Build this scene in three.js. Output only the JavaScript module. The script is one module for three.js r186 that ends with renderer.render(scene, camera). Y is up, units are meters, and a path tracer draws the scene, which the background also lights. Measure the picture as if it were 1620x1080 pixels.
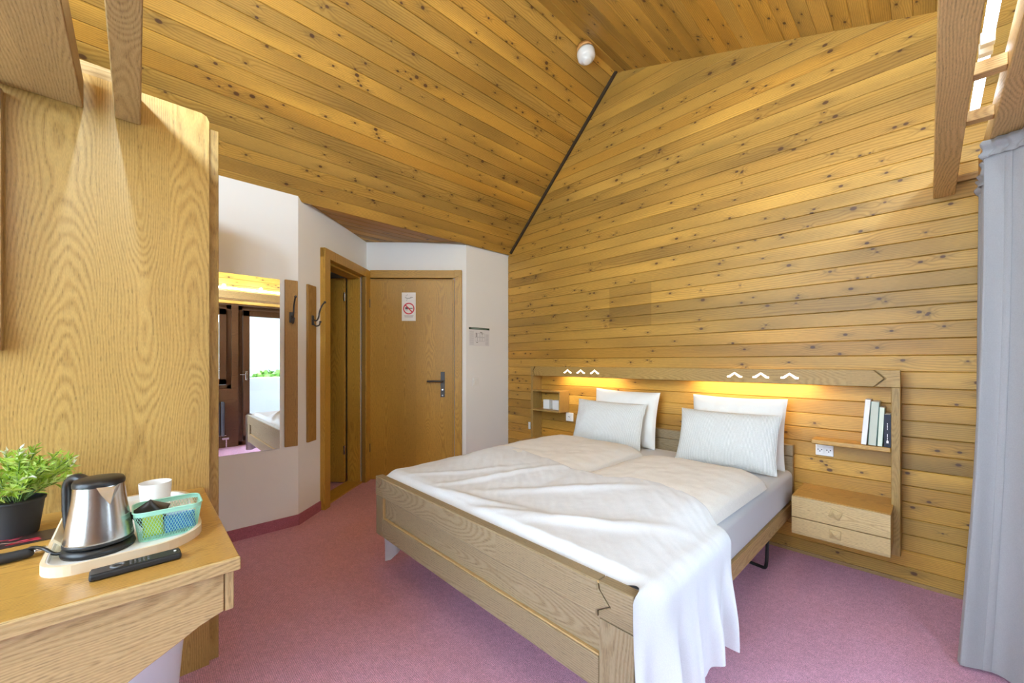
import * as THREE from 'three';
import { RoundedBoxGeometry } from 'three/addons/geometries/RoundedBoxGeometry.js';
import { mergeGeometries, mergeVertices } from 'three/addons/utils/BufferGeometryUtils.js';
import { RectAreaLightUniformsLib } from 'three/addons/lights/RectAreaLightUniformsLib.js';

// ------------------------------------------------------------------ camera, sky, exposure
RectAreaLightUniformsLib.init();
const scene = new THREE.Scene();
const renderer = new THREE.WebGLRenderer({ antialias: true });
renderer.toneMapping = THREE.LinearToneMapping;
renderer.toneMappingExposure = 1.0;
renderer.shadowMap.enabled = true;

const CAM = new THREE.Vector3(0, 1.25, 3.165), YAW = 0.8116;
const camera = new THREE.PerspectiveCamera(2 * Math.atan(540 / 626) * 180 / Math.PI, 1620 / 1080, 0.02, 200);
camera.position.copy(CAM);
camera.lookAt(CAM.x - Math.sin(YAW), CAM.y, CAM.z - Math.cos(YAW));
camera.setViewOffset(1620, 1080, 0, -33, 1620, 1080);
scene.add(camera);

const SKY = 14;
scene.background = new THREE.Color().setRGB(0.66, 0.83, 1.0);
scene.backgroundIntensity = SKY;
const TUBE = 3.9, TUBE_COLOR = new THREE.Color().setRGB(0.66, 0.85, 1.0);
const HEAD_LED = 62, HEAD_COLOR = new THREE.Color().setRGB(1.0, 0.74, 0.42);

// ------------------------------------------------------------------ helpers
let seed = 12345;
const rnd = () => { seed = (seed * 1664525 + 1013904223) >>> 0; return seed / 4294967296; };
const rr = (a, b) => a + (b - a) * rnd();
const clamp = (x, a = 0, b = 1) => Math.min(b, Math.max(a, x));
const lerp = (a, b, t) => a + (b - a) * t;
const smooth = (a, b, x) => { const t = clamp((x - a) / (b - a)); return t * t * (3 - 2 * t); };
function hash(i, j) { let h = (i * 374761393 + j * 668265263) | 0; h = Math.imul(h ^ (h >>> 13), 1274126177); return ((h ^ (h >>> 16)) >>> 0) / 4294967296; }
function vn(x, y, px = 0) {
  let i = Math.floor(x); const j = Math.floor(y), f = x - i, g = y - j;
  let i1 = i + 1; if (px) { i = ((i % px) + px) % px; i1 = ((i1 % px) + px) % px; }
  const a = f * f * (3 - 2 * f), b = g * g * (3 - 2 * g);
  return lerp(lerp(hash(i, j), hash(i1, j), a), lerp(hash(i, j + 1), hash(i1, j + 1), a), b);
}
const fbm = (x, y) => 0.55 * vn(x, y) + 0.28 * vn(x * 2.1 + 7, y * 2.1 + 3) + 0.17 * vn(x * 4.3 + 1, y * 4.3 + 9);

function dataTex(w, h, fn, srgb = true) {
  const d = new Uint8Array(w * h * 4), o = [0, 0, 0];
  for (let y = 0; y < h; y++) for (let x = 0; x < w; x++) {
    fn(x, y, o); const k = (y * w + x) * 4;
    d[k] = clamp(o[0], 0, 255); d[k + 1] = clamp(o[1], 0, 255); d[k + 2] = clamp(o[2], 0, 255); d[k + 3] = 255;
  }
  const t = new THREE.DataTexture(d, w, h, THREE.RGBAFormat);
  t.wrapS = t.wrapT = THREE.RepeatWrapping; t.magFilter = THREE.LinearFilter; t.minFilter = THREE.LinearMipmapLinearFilter; t.generateMipmaps = true;
  if (srgb) t.colorSpace = THREE.SRGBColorSpace;
  t.needsUpdate = true; return t;
}
const used = {};
function numbered(n) { const k = used[n] = (used[n] ?? -1) + 1; return k ? n + '_' + String(k).padStart(3, '0') : n; }
function tag(o, label, category, group, kind) {
  o.userData.label = label; o.userData.category = category;
  if (group) o.userData.group = group; if (kind) o.userData.kind = kind; return o;
}
function mesh(name, geo, mat, parent) {
  const m = new THREE.Mesh(geo, mat); m.name = parent ? name : numbered(name); m.castShadow = m.receiveShadow = true;
  (parent ?? scene).add(m); return m;
}
function group(name, label, category, pos = [0, 0, 0], ry = 0, grp, kind) {
  const g = new THREE.Group(); g.name = numbered(name); g.position.set(...pos); g.rotation.y = ry; scene.add(g);
  return tag(g, label, category, grp, kind);
}
// uv in metres: u runs along the grain axis
function planar(geo, grain, su = 2.4, sv = 1.0, ou, ov) {
  if (geo.index) geo = geo.toNonIndexed();
  const p = geo.attributes.position, n = geo.attributes.normal, uv = new Float32Array(p.count * 2);
  const g = { x: 0, y: 1, z: 2 }[grain]; ou = ou ?? rnd() * 2; ov = ov ?? rnd();
  for (let t = 0; t < p.count; t += 3) {
    const nn = [0, 0, 0];
    for (let k = 0; k < 3; k++) { nn[0] += n.getX(t + k); nn[1] += n.getY(t + k); nn[2] += n.getZ(t + k); }
    const a = nn.map(Math.abs); let m = a[0] > a[1] ? (a[0] > a[2] ? 0 : 2) : (a[1] > a[2] ? 1 : 2);
    let au = g, av = [0, 1, 2].find((q) => q !== m && q !== g);
    if (m === g) { au = (g + 1) % 3; av = (g + 2) % 3; }
    for (let k = 0; k < 3; k++) {
      const c = [p.getX(t + k), p.getY(t + k), p.getZ(t + k)];
      uv[(t + k) * 2] = c[au] / su + ou; uv[(t + k) * 2 + 1] = c[av] / sv + ov;
    }
  }
  geo.setAttribute('uv', new THREE.BufferAttribute(uv, 2)); return geo;
}
function rbox(x0, x1, y0, y1, z0, z1, r = 0.003, seg = 1) {
  const w = x1 - x0, h = y1 - y0, d = z1 - z0; r = Math.min(r, w / 2.2, h / 2.2, d / 2.2);
  const g = new RoundedBoxGeometry(w, h, d, seg, r); g.translate((x0 + x1) / 2, (y0 + y1) / 2, (z0 + z1) / 2); return g;
}
const wbox = (x0, x1, y0, y1, z0, z1, grain, r = 0.003) => planar(rbox(x0, x1, y0, y1, z0, z1, r), grain);
const box = (x0, x1, y0, y1, z0, z1) => { const g = new THREE.BoxGeometry(x1 - x0, y1 - y0, z1 - z0); g.translate((x0 + x1) / 2, (y0 + y1) / 2, (z0 + z1) / 2); return g; };
function merge(list) { return mergeGeometries(list.map((g) => { g = g.index ? g.toNonIndexed() : g; for (const k of Object.keys(g.attributes)) if (!['position', 'normal', 'uv'].includes(k)) g.deleteAttribute(k); return g; })); }
function poly(pts, depth, bevel = 0) {
  const s = new THREE.Shape(pts.map((p) => new THREE.Vector2(p[0], p[1])));
  return new THREE.ExtrudeGeometry(s, { depth, bevelEnabled: bevel > 0, bevelThickness: bevel, bevelSize: bevel, bevelOffset: -bevel, bevelSegments: 1, curveSegments: 8 });
}
function tube(pts, r, seg = 24, rad = 8) { return new THREE.TubeGeometry(new THREE.CatmullRomCurve3(pts.map((p) => new THREE.Vector3(...p))), seg, r, rad, false); }
function lathe(pts, seg = 48) { return new THREE.LatheGeometry(pts.map((p) => new THREE.Vector2(p[0], p[1])), seg); }

// ------------------------------------------------------------------ materials
const PL = 3.6, ROWS = 16, RH = 64;
function pineTexture() {
  const knots = [];
  for (let r = 0; r < ROWS; r++) {
    const k = []; const n = 7 + Math.floor(rnd() * 8);
    for (let i = 0; i < n; i++) k.push([rnd() * PL, rr(0.006, 0.086), rr(0.003, 0.0075) * (rnd() < 0.25 ? 1.5 : 1)]);
    knots.push({ k, tone: rr(0.93, 1.06), warm: rr(-0.05, 0.06), f: rr(70, 130), o: rnd() * 100 });
  }
  return dataTex(2048, ROWS * RH, (x, y, o) => {
    const r = Math.floor(y / RH), K = knots[r], X = x / 2048 * PL, Y = (y % RH) / RH * 0.092;
    let q = Y * K.f + 3.2 * vn(x / 2048 * 5, r * 9.7 + Y * 14, 5) + 0.8 * vn(x / 2048 * 22, r * 5 + Y * 40, 22);
    let kd = 0, halo = 0;
    for (const [kx, ky, kr] of K.k) {
      let dx = X - kx; if (dx > PL / 2) dx -= PL; if (dx < -PL / 2) dx += PL;
      if (Math.abs(dx) > 0.12) continue;
      const dy = Y - ky, d = Math.sqrt((dx / 1.5) ** 2 + dy * dy) / kr;
      q += 1.4 * Math.exp(-d * d / 14) * Math.sign(dy + 1e-5);
      kd = Math.max(kd, 1 - smooth(0.7, 1.25, d)); halo = Math.max(halo, Math.exp(-((dx / 3.2) ** 2 + dy * dy) / (kr * kr) / 3));
    }
    let s = 0.5 + 0.5 * Math.sin(q * 6.283); s = s * s;
    const fine = vn(x * 0.09, y * 1.3 + 50, 184) - 0.5, slow = vn(x / 2048 * 7, r * 3.1 + Y * 12 + 20, 7) - 0.5;
    const t = K.tone * (1 + 0.1 * fine + 0.24 * slow) * (1 - 0.12 * s) * (1 - 0.16 * halo);
    o[0] = 222 * t * (1 + K.warm * 0.4); o[1] = 171 * t * (1 - 0.03 * s); o[2] = 78 * t * (1 - K.warm * 1.5) * (1 - 0.12 * s);
    o[0] = lerp(o[0], 92, kd * 0.85); o[1] = lerp(o[1], 56, kd * 0.85); o[2] = lerp(o[2], 26, kd * 0.85);
  });
}
const pineTex = pineTexture();
function oakTexture() {
  const N = 5, L = [];
  for (let i = 0; i < N; i++) L.push({ c: rr(0.06, 0.14), h: rr(-0.12, 0.02), s: rr(0.035, 0.075) * (rnd() < 0.5 ? -1 : 1), t: rr(0.97, 1.03), o: rnd() * 50 });
  return dataTex(2048, 1024, (x, y, o) => {
    const X = x / 2048 * 2.4, Y = y / 1024 * 1.0, k = Math.min(N - 1, Math.floor(Y * N)), l = L[k];
    const ly = Y - k / N - l.c, wob = 0.03 * (vn(x / 2048 * 6, Y * 5 + l.o, 6) - 0.5), w2 = 0.05 * (vn(x / 2048 * 9, Y * 4 + l.o + 9, 9) - 0.5);
    const hh = l.h + l.s * (l.s > 0 ? X : X - 2.4) + w2, d = Math.sqrt((ly + wob) ** 2 + hh * hh * 0.9);
    let s = 0.5 + 0.5 * Math.sin(6.283 * (d * 150 + 0.6 * vn(x / 2048 * 30, y * 0.05, 30))); s = s ** 1.6;
    const pore = smooth(0.62, 0.85, vn(x * 0.06, y * 0.9 + 300, 123)), fine = vn(x * 0.16, y * 0.9, 328) - 0.5;
    const t = l.t * (1 - 0.085 * s) * (1 - 0.1 * pore * (0.5 + s)) * (1 + 0.09 * fine + 0.08 * (vn(x / 2048 * 4, y / 200, 4) - 0.5));
    o[0] = 222 * t; o[1] = 188 * t * (1 - 0.03 * s); o[2] = 132 * t * (1 - 0.08 * s);
  });
}
const oakTex = oakTexture();
const col = (r, g, b) => new THREE.Color().setRGB(r, g, b);
const S = (o) => new THREE.MeshStandardMaterial(o);
const oak = (r, g, b, rough = 0.5, bump = 0.0006) => S({ map: oakTex, color: col(r, g, b), roughness: rough, bumpMap: oakTex, bumpScale: bump });
const M = {};
M.pine = [0.7, 0.64, 0.75, 0.68].map((k, i) => S({ map: pineTex, color: col(k, k * [1, 0.98, 1.0, 0.96][i], k * [1, 0.95, 1.0, 0.9][i]), roughness: 0.48, vertexColors: true }));
M.dark = S({ color: col(0.045, 0.028, 0.014), roughness: 0.8 });
M.panel = oak(0.66, 0.6, 0.4, 0.42);
M.door = oak(0.72, 0.59, 0.2, 0.42);
M.doorDark = oak(0.5, 0.4, 0.16, 0.45);
M.desk = oak(0.74, 0.61, 0.31, 0.38);
M.deskPale = oak(0.74, 0.78, 0.82, 0.5);
M.bed = oak(0.43, 0.48, 0.62, 0.5, 0.001);
M.bedEdge = oak(0.72, 0.7, 0.68, 0.5);
M.head = oak(0.58, 0.52, 0.33, 0.5);
M.beam = oak(0.6, 0.57, 0.52, 0.6, 0.001);
M.rack = oak(0.55, 0.44, 0.24, 0.45);
M.beamLit = oak(0.95, 0.92, 0.85, 0.6, 0.001);  // same timber as the other beams, with window light put into the colour
M.skirt = oak(0.6, 0.54, 0.46, 0.6);
const plasterBump = dataTex(256, 256, (x, y, o) => { o[0] = o[1] = o[2] = 255 * fbm(x / 9, y / 9); }, false);
M.plaster = S({ color: col(0.86, 0.86, 0.86), roughness: 0.92 });
const carpetTex = dataTex(512, 512, (x, y, o) => {
  const row = Math.sin(y * 0.785) * 0.5 + 0.5, n = vn(x * 0.5, y * 0.5), m = vn(x * 0.05, y * 0.05), t = 0.78 + 0.26 * n + 0.1 * row * (0.5 + n) + 0.05 * (m - 0.5);
  o[0] = 224 * t; o[1] = 170 * t; o[2] = 198 * t;
});
M.carpet = S({ map: carpetTex, roughness: 1, bumpMap: carpetTex, bumpScale: 0.004 });
M.carpetSkirt = S({ map: carpetTex, color: col(0.62, 0.38, 0.38), roughness: 1, bumpMap: carpetTex, bumpScale: 0.003 });
M.white = S({ color: col(0.84, 0.84, 0.83), roughness: 0.5 });
M.whiteGloss = S({ color: col(0.86, 0.86, 0.85), roughness: 0.25 });
M.black = S({ color: col(0.014, 0.014, 0.015), roughness: 0.35 });
M.blackMatte = S({ color: col(0.02, 0.02, 0.022), roughness: 0.65 });
M.iron = S({ color: col(0.09, 0.085, 0.085), roughness: 0.45, metalness: 0.7 });
const linenTex = dataTex(256, 256, (x, y, o) => { const t = 232 + 10 * (vn(x * 0.5, y * 0.9) - 0.5) + 8 * (vn(x * 0.9 + 9, y * 0.4) - 0.5); o[0] = t; o[1] = t; o[2] = t; });
M.blanket = S({ map: linenTex, color: col(0.89, 0.92, 0.97), roughness: 0.95, bumpMap: linenTex, bumpScale: 0.0015 });
M.duvet = S({ map: linenTex, color: col(0.97, 0.95, 0.92), roughness: 0.95 });
M.pillow = S({ map: linenTex, color: col(0.98, 0.97, 0.94), roughness: 0.95 });
const stripeTex = dataTex(256, 256, (x, y, o) => {
  const s = Math.sin(x / 256 * 6.283 * 16), c = vn(x / 6, y / 5) - 0.5, t = 216 + 22 * s + 18 * c * (s > 0 ? 1 : 0.3); o[0] = t; o[1] = t; o[2] = t - 3;
});
M.stripe = S({ map: stripeTex, roughness: 0.95, bumpMap: stripeTex, bumpScale: 0.004 });
M.sheet = S({ color: col(0.6, 0.61, 0.64), roughness: 0.9 });
const curtainTex = dataTex(256, 256, (x, y, o) => { const t = 214 + 8 * (vn(x * 0.7, y * 0.25) - 0.5) + 8 * (vn(x * 0.2, y * 0.8) - 0.5); o[0] = t * 0.985; o[1] = t * 0.985; o[2] = t; });
M.curtain = new THREE.MeshPhysicalMaterial({ map: curtainTex, color: col(0.62, 0.61, 0.6), roughness: 0.9, transmission: 0.2, thickness: 0, side: THREE.DoubleSide });
M.mirror = S({ color: col(0.94, 0.95, 0.95), roughness: 0.0, metalness: 1 });
M.glass = new THREE.MeshPhysicalMaterial({ color: 0xffffff, roughness: 0, transmission: 1, thickness: 0, ior: 1.5 });
M.frameBrown = oak(0.16, 0.1, 0.075, 0.45);
M.wallBrown = oak(0.2, 0.13, 0.095, 0.5);
M.tube = S({ color: col(0.9, 0.9, 0.9), emissive: TUBE_COLOR, emissiveIntensity: 6, roughness: 0.5 });
M.paleWood = oak(0.9, 0.82, 0.7, 0.55);
M.steel = S({ color: col(0.62, 0.6, 0.58), roughness: 0.24, metalness: 1 });

// ------------------------------------------------------------------ planks
function plank(parent, O, L, W, N, lo, hi, w, t = 0.018, marks = null) {
  // lo / hi: [start, end] along L at the lower and the upper edge of the board
  const c = 0.0035, gw = w - 0.0016, row = Math.floor(rnd() * ROWS), off = rnd() * PL, flip = rnd() < 0.5;
  const prof = [[0, 0], [0, t - c], [c, t], [gw - c, t], [gw, t - c], [gw, 0]];
  const segs = marks ?? [[0, 1, 1]];
  const pos = [], uv = [], colr = [];
  const at = (k, f) => {
    const [a, b] = prof[k], q = a / gw, s = lerp(lerp(lo[0], hi[0], q), lerp(lo[1], hi[1], q), f);
    return [O[0] + L[0] * s + W[0] * a + N[0] * b, O[1] + L[1] * s + W[1] * a + N[1] * b, O[2] + L[2] * s + W[2] * a + N[2] * b, s, q];
  };
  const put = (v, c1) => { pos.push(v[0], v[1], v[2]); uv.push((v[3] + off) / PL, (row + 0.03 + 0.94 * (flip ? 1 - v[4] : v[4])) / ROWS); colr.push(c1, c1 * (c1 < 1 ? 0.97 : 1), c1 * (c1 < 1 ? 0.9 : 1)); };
  const hand = (L[1] * W[2] - L[2] * W[1]) * N[0] + (L[2] * W[0] - L[0] * W[2]) * N[1] + (L[0] * W[1] - L[1] * W[0]) * N[2] > 0;
  const tri = (a, b, d, c1) => { if (hand) { put(a, c1); put(b, c1); put(d, c1); } else { put(a, c1); put(d, c1); put(b, c1); } };
  for (const [f0, f1, c1] of segs) for (let k = 0; k < 5; k++) {
    const a = at(k, f0), b = at(k, f1), d = at(k + 1, f1), e = at(k + 1, f0);
    tri(a, b, d, c1); tri(a, d, e, c1);
  }
  for (const f of [0, 1]) for (let k = 1; k < 5; k++) { const a = at(0, f), b = at(k, f), d = at(k + 1, f); if (f) tri(a, d, b, 1); else tri(a, b, d, 1); }
  const g = new THREE.BufferGeometry();
  g.setAttribute('position', new THREE.Float32BufferAttribute(pos, 3)); g.setAttribute('uv', new THREE.Float32BufferAttribute(uv, 2)); g.setAttribute('color', new THREE.Float32BufferAttribute(colr, 3));
  g.computeVertexNormals();
  return mesh('plank', g, M.pine[Math.floor(rnd() * 4)], parent);
}
const PITCH = 0.0921, XR = 0.42, ZF = 5.0, HS = 2.53;
const RX = -1.964, RY = 3.904, LX = -3.362, LY = 2.53;            // ridge and springing of the left slope
const sl = Math.hypot(RX - LX, RY - LY), Wl = [(RX - LX) / sl, (RY - LY) / sl, 0], Nl = [Wl[1], -Wl[0], 0];
const Wr = [0.9395, -0.3425, 0], Nr = [-0.3425, -0.9395, 0], rightLen = (XR + 0.1 - RX) / Wr[0];
const roofRight = (x) => RY + (x - RX) * Wr[1] / Wr[0];

// ------------------------------------------------------------------ setting
{
  const f = planar(box(-6, 0.62, -0.12, 0, -0.16, 5.16), 'x', 0.42, 0.42, 0, 0);
  tag(mesh('floor', f, M.carpet), 'wine red short pile carpet covering the whole bedroom floor', 'floor', null, 'structure');
}
{
  const g = group('wall_back', 'honey coloured knotty pine board wall behind the bed, rising to the gable', 'wall', [0, 0, 0], 0, null, 'structure');
  mesh('backing', poly([[-3.6, 0], [XR + 0.2, 0], [XR + 0.2, roofRight(XR + 0.2)], [RX, RY + 0.02], [LX, LY + 0.02], [-3.6, LY]], 0.12).translate(0, 0, -0.14), M.dark, g);
  const left = (y) => y > LY ? LX + (y - LY) * Wl[0] / Wl[1] : -3.4, right = (y) => Math.min(XR, RX + Math.max(0, RY - y) * Wr[0] / -Wr[1]);
  for (let k = -13; k < 30; k++) {
    const y0 = Math.max(0, 1.198 + k * PITCH), y1 = 1.198 + (k + 1) * PITCH;
    if (y0 >= RY - 0.02) break;
    const yt = Math.min(y1, RY);
    let marks = null, lo = [left(y0), right(y0)], hi = [left(yt), right(yt)];
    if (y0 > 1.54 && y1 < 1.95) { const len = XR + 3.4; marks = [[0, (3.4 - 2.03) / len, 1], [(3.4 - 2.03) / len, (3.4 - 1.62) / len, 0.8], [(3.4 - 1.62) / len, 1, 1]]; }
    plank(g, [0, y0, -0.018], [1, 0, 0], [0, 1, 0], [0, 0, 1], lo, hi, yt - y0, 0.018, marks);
  }
}
{
  const g = group('ceiling', 'knotty pine board ceiling of two slopes and a flat soffit over the doors', 'ceiling', [0, 0, 0], 0, null, 'structure');
  const t = 0.1;
  const sec = [[LX - 0.02, LY], [RX, RY], [XR + 0.22, roofRight(XR + 0.22)], [XR + 0.22, roofRight(XR + 0.22) + t], [RX, RY + t * 1.3], [LX - 0.02, LY + 0.16], [-6, LY + 0.16], [-6, LY + 0.02], [LX - 0.02, LY + 0.02]];
  mesh('backing', poly(sec.map(([x, y]) => [x, y + 0.006]), ZF + 0.3).translate(0, 0, -0.15), M.dark, g);
  for (let s = 0.0243 - PITCH * 0.6; s < sl - 0.01; s += PITCH) {
    const w = Math.min(PITCH, sl - s), tt = 0.016;
    plank(g, [LX + Wl[0] * s - Nl[0] * 0.004, LY + Wl[1] * s - Nl[1] * 0.004, 0], [0, 0, 1], Wl, Nl, [0, ZF], [0, ZF], w, tt);
  }
  for (let s = 0.004; s < rightLen - 0.06; s += PITCH) plank(g, [RX + Wr[0] * s, RY + Wr[1] * s, 0], [0, 0, 1], Wr, Nr, [0, ZF], [0, ZF], Math.min(PITCH, rightLen - s), 0.016);
  for (let x = LX - 0.015; x > -4.35; x -= PITCH) plank(g, [x, LY + 0.02, 0.45], [0, 0, 1], [-1, 0, 0], [0, -1, 0], [0, 1.9], [0, 1.9], PITCH, 0.018);
}
// dark batten in the corner between the left slope and the gable
{
  const p = [[0, 0], [sl - 0.0, 0], [sl - 0.0, 0.022], [0, 0.022]];
  const g = poly(p, 0.022); const m = mesh('trim_1', g, M.dark);
  m.position.set(LX + Nl[0] * 0.012, LY + Nl[1] * 0.012, 0.002); m.rotation.z = Math.atan2(Wl[1], Wl[0]); m.translateY(-0.022);
  tag(m, 'dark brown batten along the corner of left ceiling slope and gable wall', 'trim', null, 'structure');
}
tag(mesh('wall_left', box(-3.465, -3.345, 0, LY, 2.262, ZF + 0.12), M.plaster), 'white plastered side wall carrying the tall mirror', 'wall', null, 'structure');
tag(mesh('wall_corner', box(-3.53, -3.405, 0, LY, -0.02, 0.6095), M.plaster), 'narrow white plastered wall between entrance door and wooden wall', 'wall', null, 'structure');
const A = [-3.345, 0, 2.262], C = [-4.127, 0, 1.386], D = [-3.405, 0, 0.608];
const th1 = Math.atan2(-(C[2] - A[2]), C[0] - A[0]), len1 = Math.hypot(C[0] - A[0], C[2] - A[2]);
const th2 = Math.atan2(-(D[2] - C[2]), D[0] - C[0]), len2 = Math.hypot(D[0] - C[0], D[2] - C[2]);
function holed(w0, w1, h, holes, depth) {
  const s = new THREE.Shape([[w0, 0], [w1, 0], [w1, h], [w0, h]].map((p) => new THREE.Vector2(...p)));
  for (const [a, b, c, d] of holes) s.holes.push(new THREE.Path([[a, c], [a, d], [b, d], [b, c]].map((p) => new THREE.Vector2(...p))));
  return new THREE.ExtrudeGeometry(s, { depth, bevelEnabled: false }).translate(0, 0, -depth);
}
{
  const m = mesh('wall_bathroom', poly([[0, 0], [0.39, 0], [0.39, 2.15], [1.075, 2.15], [1.075, 0], [len1 + 0.12, 0], [len1 + 0.12, LY], [0, LY]], 0.14).translate(0, 0, -0.14), M.plaster);
  m.position.set(...A); m.rotation.y = th1; tag(m, 'slanted white wall with the open bathroom doorway', 'wall', null, 'structure');
  const n = mesh('wall_entrance', poly([[-0.14, 0], [0.03, 0], [0.03, 2.15], [0.92, 2.15], [0.92, 0], [len2, 0], [len2, LY], [-0.14, LY]], 0.14).translate(0, 0, -0.14), M.plaster);
  n.position.set(...C); n.rotation.y = th2; tag(n, 'slanted white wall holding the closed entrance door', 'wall', null, 'structure');
  // shell of the bathroom and of the corridor, so that daylight only comes in through the windows
  const i = mesh('wall_bathroom', merge([box(-0.4, 1.5, 0, LY, -1.75, -1.65), box(-0.4, -0.3, 0, LY, -1.7, -0.5), box(1.4, 1.5, 0, LY, -1.7, -0.14)]), M.plaster);
  i.position.set(...A); i.rotation.y = th1; tag(i, 'white wall inside the dark bathroom beyond the open door', 'wall', null, 'structure');
  const o = mesh('wall_corridor', box(-0.3, 1.3, 0, LY, -0.4, -0.3), M.plaster);
  o.position.set(...C); o.rotation.y = th2; tag(o, 'corridor wall hidden behind the entrance door', 'wall', null, 'structure');
}
{
  const b1 = mesh('baseboard_left', box(-3.345, -3.333, 0, 0.08, 2.262, 2.95), M.carpetSkirt); planar(b1.geometry, 'z', 0.42, 0.42);
  b1.geometry = planar(b1.geometry, 'z', 0.42, 0.42); tag(b1, 'dark red carpet skirting below the mirror wall', 'skirting', null, 'structure');
  const b2 = mesh('baseboard_bathroom', planar(box(-0.004, 0.295, 0, 0.08, 0, 0.012), 'x', 0.42, 0.42), M.carpetSkirt);
  b2.position.set(...A); b2.rotation.y = th1; tag(b2, 'dark red carpet skirting beside the bathroom door frame', 'skirting', null, 'structure');
  tag(mesh('baseboard_back', wbox(-3.39, XR, 0, 0.022, 0, 0.012, 'x'), M.skirt), 'thin greyed wooden strip at the foot of the pine wall', 'skirting', null, 'structure');
}
// window wall with balcony door and window
const DZ0 = 1.3, DZ1 = 2.06, DH = 2.1, WZ0 = 2.14, WZ1 = 2.95, WS = 0.86;
{
  const s = new THREE.Shape([[-0.14, 0], [DZ0, 0], [DZ0, DH], [DZ1, DH], [DZ1, 0], [ZF + 0.14, 0], [ZF + 0.14, 3.05], [-0.14, 3.05]].map((p) => new THREE.Vector2(...p)));
  s.holes.push(new THREE.Path([[WZ0, WS], [WZ0, DH], [WZ1, DH], [WZ1, WS]].map((p) => new THREE.Vector2(...p))));
  const g = new THREE.ExtrudeGeometry(s, { depth: 0.16, bevelEnabled: false }); g.rotateY(-Math.PI / 2); g.translate(XR + 0.18, 0, 0);
  const w = group('wall_right', 'window wall of pine boards behind the grey curtain', 'wall', [0, 0, 0], 0, null, 'structure');
  mesh('backing', g, M.wallBrown, w); w.children[0].geometry = planar(g, 'z');
  for (let y = DH + 0.02; y < 3.0; y += PITCH) plank(w, [XR + 0.02, y, 0], [0, 0, 1], [0, 1, 0], [-1, 0, 0], [0, ZF], [0, ZF], PITCH, 0.018);
  const fs = new THREE.Shape([[-3.6, 0], [XR + 0.2, 0], [XR + 0.2, roofRight(XR + 0.2)], [RX, RY + 0.02], [LX, LY + 0.02], [-3.6, LY]].map((p) => new THREE.Vector2(...p)));
  fs.holes.push(new THREE.Path([[-2.0, 0.1], [-2.0, 2.95], [0.3, 2.95], [0.3, 0.1]].map((p) => new THREE.Vector2(...p))));
  tag(mesh('wall_front', new THREE.ExtrudeGeometry(fs, { depth: 0.12, bevelEnabled: false }).translate(0, 0, ZF), M.plaster), 'white plastered wall behind the camera', 'wall', null, 'structure');
}
function windowUnit(name, label, category, z0, z1, y0, y1, leaves, handle, pos, ry) {
  const g = group(name, label, category, pos ?? [XR + 0.07, 0, 0], ry ?? 0, null, 'structure');
  const F = 0.06, d = 0.07;
  mesh('frame', planar(merge([rbox(0, d, y1 - F, y1, z0, z1), rbox(0, d, y0, y0 + F, z0, z1), rbox(0, d, y0, y1, z0, z0 + F), rbox(0, d, y0, y1, z1 - F, z1)]), 'y'), M.frameBrown, g);
  const w = (z1 - z0 - 2 * F) / leaves;
  for (let i = 0; i < leaves; i++) {
    const a = z0 + F + i * w + 0.003, b = a + w - 0.006, c = y0 + F + 0.003, e = y1 - F - 0.003, q = 0.085;
    const l = mesh('sash', planar(merge([rbox(-0.03, 0.03, e - q, e, a, b), rbox(-0.03, 0.03, c, c + q, a, b), rbox(-0.03, 0.03, c, e, a, a + q), rbox(-0.03, 0.03, c, e, b - q, b)]), 'y'), M.frameBrown, g);
    mesh('pane', box(-0.002, 0.002, c + q, e - q, a + q, b - q), M.glass, l);
    if (handle) mesh('handle', merge([rbox(-0.045, -0.03, 0.98, 1.12, b - 0.055, b - 0.03), rbox(-0.07, -0.05, 1.06, 1.075, b - 0.055, b + 0.04)]), M.steel, l);
  }
}
windowUnit('door_3', 'dark brown glazed balcony door seen in the mirror', 'door', DZ0, DZ1, 0, DH, 1, true);
windowUnit('window_1', 'dark brown framed window beside the balcony door', 'window', WZ0, WZ1, WS, DH, 2, false);
windowUnit('window_2', 'added dark brown framed window, unseen behind the camera, to light bed and floor', 'window', -1.15, 1.15, 0.1, 2.95, 2, false, [-0.85, 0, ZF + 0.04], -Math.PI / 2);  // invented window, added to throw more light on bed and floor

// ------------------------------------------------------------------ doors
{
  const g = group('door_1', 'brown oak bathroom door standing open inside its frame', 'door', A, th1, null, 'structure');
  const fr = mesh('frame', planar(merge([rbox(0.3, 0.385, 0, 2.222, -0.02, 0.044), rbox(1.075, len1 - 0.003, 0, 2.222, -0.02, 0.044), rbox(0.3, len1 - 0.003, 2.14, 2.2225, -0.019, 0.0435)]), 'y'), M.door, g);
  mesh('bead', planar(merge([rbox(0.385, 0.393, 0, 2.14, 0.0, 0.036), rbox(1.066, 1.075, 0, 2.14, 0, 0.036)]), 'y'), M.doorDark, fr);
  mesh('jamb', planar(merge([rbox(0.372, 0.39, 0, 2.13, -0.155, -0.02), rbox(1.06, 1.078, 0, 2.13, -0.155, -0.02), rbox(0.372, 1.078, 2.12, 2.145, -0.155, -0.02)]), 'y'), M.door, g);
  mesh('threshold', wbox(0.39, 1.06, 0, 0.018, -0.16, 0.005, 'x'), M.door, g);
  const leaf = mesh('leaf', wbox(1.03, 1.068, 0.012, 2.12, -0.9, -0.172, 'y'), M.door, g);
  mesh('hinge', merge([0.3, 1.88].map((y) => rbox(1.02, 1.034, y, y + 0.09, -0.178, -0.16))), M.steel, leaf);
}
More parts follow.
